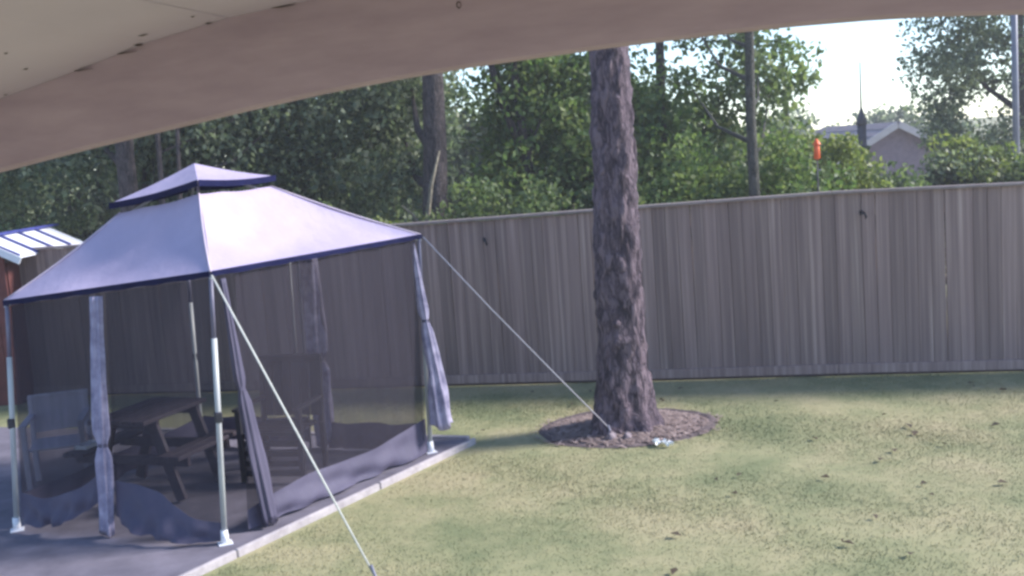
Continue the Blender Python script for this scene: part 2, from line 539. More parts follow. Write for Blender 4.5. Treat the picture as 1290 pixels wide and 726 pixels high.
# mulch chips and needles (uncountable)
N = 2600
rr = np.sqrt(nrng.random(N)) * np.where(nrng.random(N) < 0.25, 1.17, 0.98); aa = nrng.random(N) * 2 * np.pi
cx = BC.x + BRX * rr * np.cos(aa); cy = BC.y + BRY * rr * np.sin(aa); cz = 0.055 * np.maximum(0, 1 - rr ** 2) + 0.014
th = nrng.random(N) * np.pi; ll = nrng.uniform(0.012, 0.04, N); ww = nrng.uniform(0.004, 0.010, N)
ux, uy = np.cos(th), np.sin(th); tz = nrng.uniform(-0.5, 0.5, N) * ll
Q = np.zeros((N, 4, 3))
for k, (s, t) in enumerate(((-1, -1), (1, -1), (1, 1), (-1, 1))):
    Q[:, k, 0] = cx + s * ll * ux - t * ww * uy
    Q[:, k, 1] = cy + s * ll * uy + t * ww * ux
    Q[:, k, 2] = cz + s * tz * 0.5 + 0.006
ch = np_mesh("mulch_chips", Q.reshape(-1, 3), 4, M_CHIP, bed)
ch["kind"] = "stuff"

# lawn grass
N = 420000
gx = nrng.uniform(-3.2, 6.3, N); gy = 5.6 + 7.2 * nrng.random(N) ** 0.95
fence_y = lambda x: 12.812 - 0.2252 * (x + 0.875)
keep = (gy < fence_y(gx) - 0.02) & (np.abs(gx) < gy * 0.56 + 0.3)
keep &= ~in_slab(gx, gy, 0.10)
keep &= (((gx - BC.x) / (BRX + 0.03)) ** 2 + ((gy - BC.y) / (BRY + 0.03)) ** 2) > 1.0 + 0.10 * np.sin(5 * np.arctan2(gy - BC.y, gx - BC.x)) + nrng.normal(0, 0.06, N)
# patchiness: thin the sward in worn places
pat = (np.sin(gx * 2.1 + 1.3 * np.sin(gy * 1.7)) + np.sin(gy * 3.3 + 0.7 + np.cos(gx * 1.9)) + np.sin(gx * 5.1 + gy * 4.3)) / 3
keep &= nrng.random(N) < (0.62 + 0.38 * pat)
gx, gy = gx[keep], gy[keep]
N = len(gx)
hgt = nrng.uniform(0.006, 0.015, N) * (1 + 0.35 * np.sin(gx * 1.7 + gy * 2.3)); wd = nrng.uniform(0.0025, 0.005, N)
az = nrng.random(N) * 2 * np.pi; lx = nrng.normal(0, 0.6, N) * hgt; ly = nrng.normal(0, 0.6, N) * hgt
T = np.zeros((N, 3, 3))
T[:, 0] = np.stack([gx - wd * np.cos(az), gy - wd * np.sin(az), np.full(N, -0.002)], 1)
T[:, 1] = np.stack([gx + wd * np.cos(az), gy + wd * np.sin(az), np.full(N, -0.002)], 1)
T[:, 2] = np.stack([gx + lx, gy + ly, hgt], 1)
go = np_mesh("lawn_grass", T.reshape(-1, 3), 3, M_BLADE)
tag(go, "short patchy yellow-green lawn grass covering the yard", "grass", kind="stuff")

# fallen leaves scattered over the grass
N = 100
lx_ = nrng.uniform(-0.6, 5.0, N); ly_ = 6.0 + 6.2 * nrng.random(N)
keep = (ly_ < fence_y(lx_) - 0.3) & ~in_slab(lx_, ly_, 0.15) & (nrng.random(N) < np.clip((lx_ + 2.2) / 5.5, 0.15, 1))
lx_, ly_ = lx_[keep], ly_[keep]; N = len(lx_)
sz = nrng.uniform(0.012, 0.04, N); a0 = nrng.random(N) * 2 * np.pi
Q = np.zeros((N, 4, 3))
for k, (s, t, cz_) in enumerate(((-1.3, 0, 0.012), (0, -0.8, 0.028), (1.3, 0, 0.02), (0, 0.8, 0.034))):
    Q[:, k, 0] = lx_ + sz * (s * np.cos(a0) - t * np.sin(a0))
    Q[:, k, 1] = ly_ + sz * (s * np.sin(a0) + t * np.cos(a0))
    Q[:, k, 2] = cz_ + nrng.uniform(0, 0.012, N)
lv = np_mesh("fallen_leaves", Q.reshape(-1, 3), 4, M_DEADLEAF)
tag(lv, "small dark dry leaves scattered over the lawn", "leaves", kind="stuff")

# ------------------------------------------------------------------ porch roof over the camera
pr = empty("porch_roof", (0.0, 2.7, 2.9), "tan porch beam and beige ceiling crossing the top of the view", "porch roof")
BE = [(-2.9, 3.72, 2.50), (-2.3, 3.49, 2.615), (-1.83, 3.34, 2.69), (-1.432, 3.2, 2.746), (-1.159, 3.091, 2.785), (-0.905, 2.989, 2.817), (-0.668, 2.894, 2.847),
      (-0.446, 2.805, 2.872), (-0.239, 2.721, 2.889), (-0.072, 2.652, 2.899), (0.242, 2.524, 2.910),
      (0.512, 2.413, 2.9135), (0.627, 2.366, 2.9135), (0.759, 2.312, 2.910), (0.871, 2.266, 2.904), (1.031, 2.2, 2.890), (1.4, 2.06, 2.853), (1.9, 1.88, 2.80)]
# beam depth, from the photo: about 0.2 m at the left, 0.225 m further right
def beam_h(x):
    pts = [(-2.9, 0.17), (-1.43, 0.193), (-1.16, 0.207), (-0.9, 0.232), (-0.65, 0.236), (-0.43, 0.226), (0.2, 0.235), (2, 0.25)]
    for (x0, h0), (x1, h1) in zip(pts, pts[1:]):
        if x <= x1:
            return h0 + (h1 - h0) * (x - x0) / (x1 - x0)
    return 0.25
bn = Vector((0.376, 0.927, 0))     # outward, away from the camera
V, Fc = [], []
for (x, y, z) in BE:
    p = Vector((x, y, z)); h = beam_h(x)
    q = p + bn * 0.05
    V += [p + Vector((0, 0, 0.006)), p + bn * 0.006, q - bn * 0.006, q + Vector((0, 0, 0.006)), q + Vector((0, 0, h + 0.05)), p + Vector((0, 0, h + 0.05))]
for i in range(len(BE) - 1):
    for k in range(6):
        Fc.append((i * 6 + k, (i + 1) * 6 + k, (i + 1) * 6 + (k + 1) % 6, i * 6 + (k + 1) % 6))
Fc.append((5, 4, 3, 2, 1, 0)); e = (len(BE) - 1) * 6; Fc.append((e, e + 1, e + 2, e + 3, e + 4, e + 5))
bm_ = mesh("beam", V, Fc, M_BEAM, pr)
# knots and a bolt plate on the beam face
def on_beam(x, f):
    for a, b2 in zip(BE, BE[1:]):
        if x <= b2[0]:
            t = (x - a[0]) / (b2[0] - a[0])
            p = lerp(a, b2, t); return p + Vector((0, 0, beam_h(x) * f))
bt = Vector((0.927, -0.376, 0))
for x, f, s in ((-0.09, 0.80, 0.011), (-0.075, 0.62, 0.007)):
    c = on_beam(x, f)
    V = [c - bn * 0.002 + bt * (s * math.cos(a) * 0.9) + Vector((0, 0, s * math.sin(a) * (1.2 + 0.2 * math.sin(3 * a)))) for a in [2 * math.pi * k / 10 for k in range(10)]]
    V.append(c + bn * 0.004)
    mesh("knot", V, [(k, (k + 1) % 10, 10) for k in range(10)], M_DARKCHIP, bm_)
# ceiling panels running from the beam back over the camera
CT = []
for (x, y, z) in BE:
    h = beam_h(x)
    CT.append(Vector((x, y, z + h)))
split = [0, 6, 11, 17]
for s0, s1 in zip(split, split[1:]):
    V, Fc = [], []
    seg = CT[s0:s1 + 1]
    for i, p in enumerate(seg):
        sh = Vector((0.0015 if i == 0 else (-0.0015 if i == len(seg) - 1 else 0), 0, 0))
        for j, dd in enumerate((0.0, 0.4, 0.9, 1.6, 2.6, 4.2)):
            V.append(p + sh - bn * (dd + 0.0015) + Vector((0, 0, dd * 0.045)))
    nq = 6
    m_ = len(V)
    V += [v + Vector((0, 0, 0.02)) for v in V]
    for i in range(len(seg) - 1):
        for j in range(nq - 1):
            a = i * nq + j
            Fc.append((a, a + 1, a + nq + 1, a + nq))
            Fc.append((a + m_, a + nq + m_, a + nq + 1 + m_, a + 1 + m_))
    mesh("ceiling_panel", V, Fc, M_CEIL, pr)
# flaked paint: small dark chips on the ceiling and along its joint with the beam
def on_ceiling(x, dd):
    for a, b2 in zip(CT, CT[1:]):
        if x <= b2.x:
            t = (x - a.x) / (b2.x - a.x); return lerp(a, b2, t) - bn * dd + Vector((0, 0, dd * 0.045 - 0.002))
chips = [(-1.62, 0.50, .014, .005), (-1.40, 0.245, .016, .006), (-1.16, 0.155, .010, .004), (-0.865, 0.075, .022, .0045), (-0.70, 0.10, .007, .003),
         (-1.36, 0.02, .008, .005), (-0.93, 0.012, .018, .009), (-0.72, 0.010, .012, .006), (-1.5, 0.12, .006, .004), (-1.13, 0.004, .06, .004), (-0.99, 0.004, .06, .004), (-0.52, 0.004, .05, .004), (-1.08, 0.30, .007, .003)]
for (x, dd, l, w) in chips:
    c = on_ceiling(x, dd)
    V = [c + bt * (l * math.cos(a) * rnd.uniform(.8, 1.1)) - bn * (w * math.sin(a) * rnd.uniform(.8, 1.2)) + Vector((0, 0, 0.0005)) for a in [2 * math.pi * k / 9 for k in range(9)]]
    V.append(c + Vector((0, 0, -0.0015)))
    mesh("paint_chip", V, [((k + 1) % 9, k, 9) for k in range(9)], M_DARKCHIP, pr)

# ------------------------------------------------------------------ fence
FP = Vector((-0.875, 12.812, 0)); FD = Vector((0.9756, -0.2197, 0)); FN = Vector((-0.2197, -0.9756, 0))  # FN faces the yard
fence = empty("wooden_fence", FP, "tall weathered grey wooden privacy fence behind the pine", "fence")
def f_top(t):
    pts = [(-9, 1.90), (0, 1.945), (1.6, 1.965), (2.5, 1.995), (3.5, 2.02), (5.0, 2.01), (6.3, 1.985), (9.5, 1.96)]
    for (a, h0), (b2, h1) in zip(pts, pts[1:]):
        if t <= b2:
            u = (t - a) / (b2 - a); return h0 + (h1 - h0) * u
    return 1.96
PW = 0.140
variants = []
for k in range(7):
    V, Fc = [], []
    w = PW * rnd.uniform(1.02, 1.06) / 2
    th_ = 0.016
    bow = rnd.uniform(-0.004, 0.004); cup = rnd.uniform(-0.003, 0.004)
    for j in range(6):
        z = j / 5
        o_ = bow * math.sin(math.pi * z)
        for (x, y) in ((-w, 0), (-w + 0.007, -th_), (0, -th_ + cup), (w - 0.007, -th_), (w, 0), (0, 0.001)):
            V.append((x + o_, y, z))
    for j in range(5):
        for i in range(6):
            i2 = (i + 1) % 6
            Fc.append((j * 6 + i, j * 6 + i2, (j + 1) * 6 + i2, (j + 1) * 6 + i))
    Fc.append((5, 4, 3, 2, 1, 0)); Fc.append(tuple(range(30, 36)))
    me = bpy.data.meshes.new("picket")
    me.from_pydata(V, [], Fc); me.materials.append(M_PICKET)
    variants.append(me)
fang = math.atan2(FD.y, FD.x)
t = -7.6
while t < 9.2:
    me = variants[rnd.randrange(7)]
    o = bpy.data.objects.new("picket", me)
    col.objects.link(o); o.parent = fence
    zb = rnd.uniform(0.085, 0.095)
    topz = f_top(t) - 0.035 + rnd.uniform(-0.004, 0.004)
    o.location = FD * t + FN * rnd.uniform(0.0, 0.011) + Vector((0, 0, zb))
    o.rotation_euler = (0, rnd.uniform(-0.003, 0.003), fang)
    o.scale = (1, 1, topz - zb)
    t += PW + rnd.uniform(-0.004, 0.0)
ln = 2.43
t = -7.7
while t < 9.2:
    t2 = min(t + ln, 9.3)
    A, B2 = FP + FD * (t + 0.002), FP + FD * (t2 - 0.002)
    zt1, zt2 = Vector((0, 0, f_top(t))), Vector((0, 0, f_top(t2)))
    beam_between("cap_board", A + zt1 + FN * 0.012 - Vector((0, 0, 0.018)), B2 + zt2 + FN * 0.012 - Vector((0, 0, 0.018)), 0.12, 0.03, M_CAP, fence)
    for z in (0.35, 1.0, 1.7):
        beam_between("rail", A - FN * 0.026 + Vector((0, 0, z)), B2 - FN * 0.026 + Vector((0, 0, z)), 0.04, 0.09, M_CAP, fence)
    wob = rnd.uniform(-0.006, 0.006)
    beam_between("kick_board", A + FN * 0.034 + Vector((0, 0, 0.085 + wob)), B2 + FN * 0.034 + Vector((0, 0, 0.085 - wob)), 0.026, 0.10, M_PICKET, fence)
    beam_between("light_stop_board", A - FN * 0.06 + Vector((0, 0, 0.03)), B2 - FN * 0.06 + Vector((0, 0, 0.03)), 0.03, 0.2, M_DARKWOOD, fence)  # added dark backing, blocks light so the gap under the fence stays dark
    obox("post", FP + FD * t - FN * 0.095 + Vector((0, 0, 0.92)), (0.09, 0.09, 1.9), M_CAP, fence, FD)
    t += ln
# hooks screwed to the boards
def hook(px, label):
    h = empty("fence_hook", px, label, "hook")
    obox("back_plate", px + FN * 0.004, (0.035, 0.008, 0.05), M_KNUCK, h, FD, bev=0.002)
    pts = [px + FN * 0.006, px + FN * 0.05 + Vector((0, 0, 0.012)) + FD * 0.01, px + FN * 0.085 + FD * 0.03 + Vector((0, 0, -0.005)), px + FN * 0.09 + FD * 0.045 + Vector((0, 0, -0.04)), px + FN * 0.07 + FD * 0.04 + Vector((0, 0, -0.06))]
    tube("hook_arm", pts, [0.012, 0.012, 0.013, 0.012, 0.008], M_KNUCK, h, 8)
hook(FP + FD * 0.62 + FN * 0.024 + Vector((0, 0, 1.70)), "small black hook high on the fence between gazebo and pine")
hook(FP + FD * 4.74 + FN * 0.024 + Vector((0, 0, 1.765)), "small black hook high on the fence right of the pine")

# ------------------------------------------------------------------ pine
def value_noise(seed, n1, n2):
    g = np.random.default_rng(seed).random((n1, n2))
    def f(u, v):   # u periodic in [0,1), v in [0,1]
        uu = u * n1; vv = v * (n2 - 1)
        i = int(math.floor(uu)) % n1; j = min(int(vv), n2 - 2)
        fu = uu - math.floor(uu); fv = vv - j
        fu = fu * fu * (3 - 2 * fu); fv = fv * fv * (3 - 2 * fv)
        i2 = (i + 1) % n1
        return (g[i, j] * (1 - fu) + g[i2, j] * fu) * (1 - fv) + (g[i, j + 1] * (1 - fu) + g[i2, j + 1] * fu) * fv
    return f
PB = Vector((0.96, 10.22, 0.03))
pine = empty("pine_tree", PB, "large rough-barked pine trunk standing in the mulch bed", "tree")
vn1, vn2, vn3 = value_noise(3, 14, 60), value_noise(5, 30, 150), value_noise(9, 7, 20)
def pine_axis(z):
    return Vector((PB.x + 0.022 * z - 0.002 * z * z * 0.2, PB.y + 0.01 * z, z))
NS, NZ, HT = 72, 230, 12.5
V, Fc = [], []
for j in range(NZ + 1):
    f = (j / NZ) ** 1.35
    z = -0.05 + f * HT
    zz = max(z, 0)
    rad = 0.228 * (1 - 0.072 * zz) if zz < 4 else 0.228 * (0.712 - (zz - 4) * 0.065)
    rad = max(rad, 0.035)
    c = pine_axis(z)
    for i in range(NS):
        a = 2 * math.pi * i / NS
        flare = math.exp(-zz / 0.26)
        lobes = 0.5 + 0.5 * (0.55 * math.cos(3 * a + 0.9) + 0.45 * math.cos(5 * a - 0.6) + 0.3 * math.cos(8 * a + 2))
        fl = flare * (0.03 + 0.15 * max(lobes, 0) ** 1.4) + math.exp(-zz / 0.9) * 0.028
        nz = min(zz / 13.0, 1)
        u = i / NS
        plate = vn1(u, nz) * 0.022 + max(0, vn2(u, nz) - 0.35) * 0.055 + vn3(u, nz) * 0.035
        k = min(1, rad / 0.12)
        r_ = rad + fl + (plate - 0.04) * k
        V.append(c + Vector((math.cos(a) * r_, math.sin(a) * r_, 0)))
for j in range(NZ):
    for i in range(NS):
        i2 = (i + 1) % NS
        Fc.append((j * NS + i, j * NS + i2, (j + 1) * NS + i2, (j + 1) * NS + i))
Fc.append(tuple(range(NZ * NS, NZ * NS + NS)))
ptrunk = mesh("trunk", V, Fc, M_PINE, pine, smooth=True)
tip_pts = []
for k in range(9):
    z = 9.6 + k * 0.34; a = k * 2.4
    s = pine_axis(z); l = 2.3 - 0.17 * k
    e = s + Vector((math.cos(a) * l, math.sin(a) * l, 0.5))
    md = lerp(s, e, 0.5) + Vector((0, 0, -0.12))
    tube("limb", [s, md, e], [0.05, 0.035, 0.012], M_PINE, pine, 7)
    for q in range(9):
        tip_pts.append(lerp(s, e, 0.35 + 0.65 * q / 8) + Vector((rnd.gauss(0, .25), rnd.gauss(0, .25), rnd.gauss(0, .15))))
# a knot stub on the trunk
c = pine_axis(1.05) + Vector((-0.05, -0.225, 0))
tube("knot_stub", [c + Vector((0, 0.08, 0)), c, c + Vector((-0.008, -0.03, 0.004))], [0.045, 0.034, 0.022], M_PINE, pine, 9)

def leaf_quads(centres, length, width, rng, droop=0.0):
    n = len(centres)
    d = rng.normal(size=(n, 3)); d[:, 2] -= droop
    d /= np.linalg.norm(d, axis=1)[:, None]
    q = rng.normal(size=(n, 3)); s = np.cross(d, q); s /= np.linalg.norm(s, axis=1)[:, None]
    nn = np.cross(d, s)
    L = length * rng.uniform(0.6, 1.25, n)[:, None]; W = width * rng.uniform(0.7, 1.2, n)[:, None]
    Q = np.zeros((n, 4, 3))
    Q[:, 0] = centres - d * L * 0.5
    Q[:, 1] = centres + s * W * 0.5 + nn * L * 0.10
    Q[:, 2] = centres + d * L * 0.5
    Q[:, 3] = centres - s * W * 0.5 + nn * L * 0.10
    return Q.reshape(-1, 3)
pts = np.array([tuple(p) for p in tip_pts])
cc = pts[nrng.integers(0, len(pts), 9000)] + nrng.normal(0, 0.16, (9000, 3))
cr = np_mesh("crown", leaf_quads(cc, 0.16, 0.012, nrng), 4, M_LF_DARK, pine, tuple(PB))
cr["kind"] = "stuff"

# white scrap and stones by the bed
lt = empty("paper_litter", (1.21, 9.57, 0.0), "crumpled scrap of white paper on the grass beside the mulch bed", "litter")
for k, (dx, dy, s) in enumerate(((0, 0, .05), (0.07, -0.05, .035), (-0.03, 0.06, .03))):
    c = Vector((1.21 + dx, 9.57 + dy, 0.035))
    V, Fc = [], []
    n_ = 7
    for j in range(n_):
        for i in range(n_):
            V.append(c + Vector(((i / (n_ - 1) - .5) * s * 2 + rnd.uniform(-.008, .008), (j / (n_ - 1) - .5) * s * 1.5 + rnd.uniform(-.008, .008), rnd.uniform(-.018, .03))))
    Fc = [(j * n_ + i, j * n_ + i + 1, (j + 1) * n_ + i + 1, (j + 1) * n_ + i) for j in range(n_ - 1) for i in range(n_ - 1)]
    mesh("paper_sheet", V, Fc, M_LITTER, lt)

def rock(name, c, s, mat, label, cat):
    me = bpy.data.meshes.new(name); bm = bmesh.new()
    bmesh.ops.create_icosphere(bm, subdivisions=2, radius=1)
    for v in bm.verts:
        k = 1 + 0.18 * math.sin(5 * v.co.x + 3 * c[0]) + 0.15 * math.sin(7 * v.co.y + 1)
        v.co = Vector((v.co.x * s[0] * k, v.co.y * s[1] * k, v.co.z * s[2] * k))
    bm.to_mesh(me); bm.free()
    o = link(name, me, mat, None, c); tag(o, label, cat); return o
M_STONE = simple("pinkish_stone", (0.20, 0.16, 0.18), (0.32, 0.26, 0.28), 8, 0.9, 0.4)
rock("stone", (0.80, 9.84, 0.05), (0.045, 0.035, 0.05), M_STONE, "pale pinkish stone against the foot of the pine beside the cord", "stone")
rock("stone", (0.945, 9.82, 0.045), (0.035, 0.03, 0.045), M_STONE, "smaller pale stone at the front of the pine's foot", "stone")

# ------------------------------------------------------------------ gazebo
base = dict(L=Vector((-4.044, 8.528, SZ)), F=Vector((-2.225, 7.845, SZ)), R=Vector((-0.852, 9.942, SZ)), B=Vector((-3.20, 10.86, SZ)))
# the feet stand on the slab, a touch nearer the camera than on bare ground
for k_ in base:
    v = base[k_]; s = 1 - SZ / 2.7
    base[k_] = Vector((v.x * s, v.y * s, SZ))
eav = dict(L=Vector((-3.938, 8.577, 1.817)), F=Vector((-2.13, 7.871, 1.991)), R=Vector((-0.781, 9.947, 1.999)), B=Vector((-3.14, 10.80, 1.90)))
gc = Vector((-2.487, 9.286, SZ))
gaz = empty("canopy_gazebo", gc, "lavender-grey canopy gazebo with vented roof and net walls on the patio", "gazebo")
order = ['L', 'F', 'R', 'B']
apex = Vector((-2.545, 9.267, 2.775))
ringS = dict(L=.40, F=.37, R=.32, B=.36); ringZ = dict(L=2.42, F=2.53, R=2.535, B=2.47)
tierS = dict(L=.45, F=.42, R=.345, B=.40); tierZ = dict(L=2.50, F=2.635, R=2.62, B=2.58)
ring, tier = {}, {}
for k_ in order:
    e = eav[k_]
    ring[k_] = Vector((apex.x + (e.x - apex.x) * ringS[k_], apex.y + (e.y - apex.y) * ringS[k_], ringZ[k_]))
    tier[k_] = Vector((apex.x + (e.x - apex.x) * tierS[k_], apex.y + (e.y - apex.y) * tierS[k_], tierZ[k_]))
for a, b2 in zip(order, order[1:] + order[:1]):
    e0, e1, r0, r1 = eav[a], eav[b2], ring[a], ring[b2]
    nrm = (e1 - e0).cross(r0 - e0).normalized()
    nrm = nrm if nrm.z > 0 else -nrm
    ph = rnd.random() * 6
    def fn(u, v):
        p = lerp(lerp(e0, e1, u), lerp(r0, r1, u), v)
        sag = 0.075 * math.sin(math.pi * u) * math.sin(math.pi * min(1, v * 0.9 + 0.06))
        hip = 0.020 * math.sin(math.pi * v)
        wr = 0.007 * math.sin(9 * u + 5 * v + ph) * math.sin(math.pi * u) + 0.005 * math.sin(17 * v - 12 * u + ph) * math.sin(math.pi * u) * math.exp(-((u - .35) / .22) ** 2)
        return p - nrm * (sag + hip + wr)
    pn = grid("canopy_panel", fn, 28, 18, M_CANOPY, gaz)
    # hanging trim along the eave
    out = Vector(((e0 + e1).x / 2 - gc.x, (e0 + e1).y / 2 - gc.y, 0)).normalized()
    def fv(u, v):
        p = lerp(e0, e1, u) + out * 0.012
        return p + Vector((0, 0, 0.008 - 0.042 * v - 0.004 * math.sin(u * 40 + ph) * v)) + out * 0.004 * math.sin(u * 23 + ph) * v
    grid("eave_trim", fv, 30, 2, M_NAVY, gaz)
    # tier of the vent
    t0, t1 = tier[a], tier[b2]
    def ft(u, v):
        p = lerp(lerp(t0, t1, u), apex, v)
        return p - Vector((0, 0, 0.018 * math.sin(math.pi * u) * (1 - v) + 0.012 * math.sin(math.pi * v)))
    grid("vent_panel", ft, 14, 8, M_CANOPY, gaz)
    def fw_(u, v):
        p = lerp(t0, t1, u) + out * 0.006
        return p + Vector((0, 0, 0.008 - 0.018 * math.sin(math.pi * u) - 0.05 * v))
    grid("vent_trim", fw_, 14, 2, M_NAVY, gaz)
    # frame bar under the eave
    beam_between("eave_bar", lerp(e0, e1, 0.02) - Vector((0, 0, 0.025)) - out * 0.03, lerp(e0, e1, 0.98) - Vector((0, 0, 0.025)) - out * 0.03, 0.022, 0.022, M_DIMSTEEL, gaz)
    def hp(v):
        return lerp(e0, r0, v) - nrm * 0.020 * math.sin(math.pi * v) + Vector((0, 0, 0.004))
    tube("hip_seam", [hp(v / 8) for v in range(9)], 0.0075, M_SEAM, gaz, 8)
    tube("rafter", [e0 - Vector((0, 0, 0.05)), lerp(e0, r0, 0.5) - Vector((0, 0, 0.07)), r0 - Vector((0, 0, 0.05)), apex - Vector((0, 0, 0.06))], 0.012, M_STEEL, gaz, 8)
# poles
for k_ in order:
    a, e = base[k_], eav[k_] - Vector((0, 0, 0.01))
    inn = Vector((gc.x - e.x, gc.y - e.y, 0)).normalized() * 0.02
    pole = tube("pole", [a + Vector((0, 0, 0.045)), lerp(a, e + inn, 0.5), lerp(a, e + inn, 0.76)], 0.021, M_STEEL, gaz, 12)
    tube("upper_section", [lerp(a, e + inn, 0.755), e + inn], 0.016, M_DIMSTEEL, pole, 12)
    kn = lerp(a, e, 0.47)
    obox("joint", kn, (0.055, 0.055, 0.075), M_KNUCK, pole, (1, 0.4, 0), bev=0.008)
    obox("foot_plate", a + Vector((0, 0, 0.004)), (0.10, 0.10, 0.008), M_FOOT, pole, (1, 0.4, 0), bev=0.002)
    tube("foot_socket", [a + Vector((0, 0, 0.006)), a + Vector((0, 0, 0.10))], [0.031, 0.026], M_FOOT, pole, 12)
# net walls with a solid fabric skirt
def wall(a, b2, u0, u1, hem, skirt, bulge, zoff=0.0, inset=0.02):
    A0, A1, E0, E1 = base[a], base[b2], eav[a], eav[b2]
    out = Vector(((A0 + A1).x / 2 - gc.x, (A0 + A1).y / 2 - gc.y, 0)).normalized()
    ph = rnd.random() * 6
    def P(u, s):      # s: 0 top .. 1 hem ; hem(u) is the hem's height
        U = u0 + (u1 - u0) * u
        topp = lerp(E0, E1, U) - Vector((0, 0, 0.045))
        bot = lerp(A0, A1, U)
        hz = hem(u)
        p = lerp(topp, bot, s)
        p.z = topp.z + (hz - topp.z) * s
        w = (0.012 * math.sin(u * 11 + ph) + 0.007 * math.sin(u * 27 + 2 * ph)) * s * math.sin(math.pi * min(1, u * 1.0)) ** 0.5
        return p - out * inset + out * (w + bulge(u, s))
    sk = skirt if callable(skirt) else (lambda u: skirt + 0.004 * math.sin(13 * u + ph))
    grid("net_wall", lambda u, v: P(u, v * (1 - sk(u))), 40, 20, M_NET, gaz)
    def fold(u, v):
        p = P(u, (1 - sk(u)) + sk(u) * v) + out * 0.003
        k = (0.016 * math.sin(31 * u + 5 * v + ph) + 0.022 * math.sin(13 * u - 7 * v + 2 * ph)) * v * min(1, 6 * u, 6 * (1 - u))
        return p + out * k + Vector((0, 0, 0.4 * abs(k) * (1 if v > 0.9 else 0)))
    grid("fabric_skirt", fold, 60, 12, M_SKIRT, gaz)
z0 = SZ + 0.012
# side facing the house, two drooping halves
wall('L', 'F', 0.02, 0.42, lambda u: 0.13 - 0.06 * math.sin(math.pi * u) + 0.17 * u ** 2, 0.13, lambda u, s: max(0, s - .75) * (0.30 * math.sin(math.pi * u)))
wall('L', 'F', 0.50, 0.985, lambda u: z0 + 0.14 * (1 - u) ** 2, lambda u: 0.10 + 0.06 * (1 - u) + 0.03 * math.sin(5 * u), lambda u, s: max(0, s - .82) * 0.9 * math.sin(math.pi * u))
# side facing the lawn
wall('F', 'R', 0.10, 0.985, lambda u: z0 + 0.01 * (1 - u), lambda u: 0.075 + 0.075 * u ** 0.7 + 0.014 * math.sin(7 * u), lambda u, s: max(0, s - .85) * 0.55 * (math.sin(math.pi * u) * 0.6 + 0.35 * math.sin(9 * u)))
# far sides
wall('R', 'B', 0.02, 0.42, lambda u: z0, 0.13, lambda u, s: 0.0)
wall('R', 'B', 0.50, 0.98, lambda u: z0 + 0.05, 0.13, lambda u, s: 0.0)
wall('B', 'L', 0.02, 0.98, lambda u: z0 + 0.03, 0.13, lambda u, s: 0.0)
# bundled curtains
def curtain(path, half_w, ties=(), mat=M_CURT, pleats=6, seed=0, flatdir=None, flatk=1.0):
    pts = [Vector(p) for p in path]
    n, NR = 40, 26
    q = random.Random(seed)
    ph = [q.random() * 6 for _ in range(4)]
    V, Fc = [], []
    fd = Vector(flatdir).normalized() if flatdir else Vector((1, 0, 0))
    gd = Vector((-fd.y, fd.x, 0))
    for j in range(n + 1):
        s = j / n
        x = s * (len(pts) - 1); i0 = min(int(x), len(pts) - 2)
        tt = x - i0
        c = lerp(pts[i0], pts[i0 + 1], tt)
        x2 = s * (len(half_w) - 1); i2 = min(int(x2), len(half_w) - 2)
        w = half_w[i2] * (1 - (x2 - i2)) + half_w[i2 + 1] * (x2 - i2)
        for tz in ties:
            w *= 1 - 0.45 * math.exp(-((s - tz) / 0.03) ** 2)
        for i in range(NR):
            a = 2 * math.pi * i / NR
            k = 1 + 0.30 * math.sin(pleats * a + ph[0] + 1.5 * math.sin(3 * s + ph[1])) + 0.12 * math.sin(3 * a + ph[2] + 9 * s) + 0.05 * math.sin(25 * s + ph[3] + 2 * a)
            V.append(c + fd * (w * k * math.cos(a)) + gd * (w * k * flatk * math.sin(a)) + Vector((0, 0, (0.03 * math.sin(2 * a + ph[0]) if j == n else 0))))
    for j in range(n):
        for i in range(NR):
            i2 = (i + 1) % NR
            Fc.append((j * NR + i, j * NR + i2, (j + 1) * NR + i2, (j + 1) * NR + i))
    Fc.append(tuple(range(n * NR, n * NR + NR))); Fc.append(tuple(reversed(range(NR))))
    o = mesh("curtain", V, Fc, mat, gaz, smooth=True)
    for tz in ties:
        x = tz * (len(pts) - 1); i0 = min(int(x), len(pts) - 2)
        c = lerp(pts[i0], pts[i0 + 1], x - i0)
        x2 = tz * (len(half_w) - 1); i2 = min(int(x2), len(half_w) - 2)
        w = (half_w[i2] * (1 - (x2 - i2)) + half_w[i2 + 1] * (x2 - i2)) * 0.72
        Vt, Ft = [], []
        for jj, dz in enumerate((-0.014, 0.014)):
            for i in range(16):
                a = 2 * math.pi * i / 16
                Vt.append(c + fd * w * math.cos(a) + gd * w * flatk * math.sin(a) + Vector((0, 0, dz)))
        Ft = [(i, (i + 1) % 16, 16 + (i + 1) % 16, 16 + i) for i in range(16)]
        mesh("tie_band", Vt, Ft, M_SKIRT, o)
    return o
LFd = (base['F'] - base['L']); FRd = (base['R'] - base['F']); RBd = base['B'] - base['R']
# middle of the house-facing side
m0 = lerp(eav['L'], eav['F'], 0.46) - Vector((0, 0, 0.06)); m1 = lerp(base['L'], base['F'], 0.46)
curtain([m0, lerp(m0, m1, 0.5) + Vector((0.0, -0.03, 0)), Vector((m1.x, m1.y - 0.02, 0.085))], [0.04, 0.045, 0.05, 0.058, 0.062, 0.055, 0.05], ties=(0.62,), seed=2, flatdir=LFd, flatk=0.7)
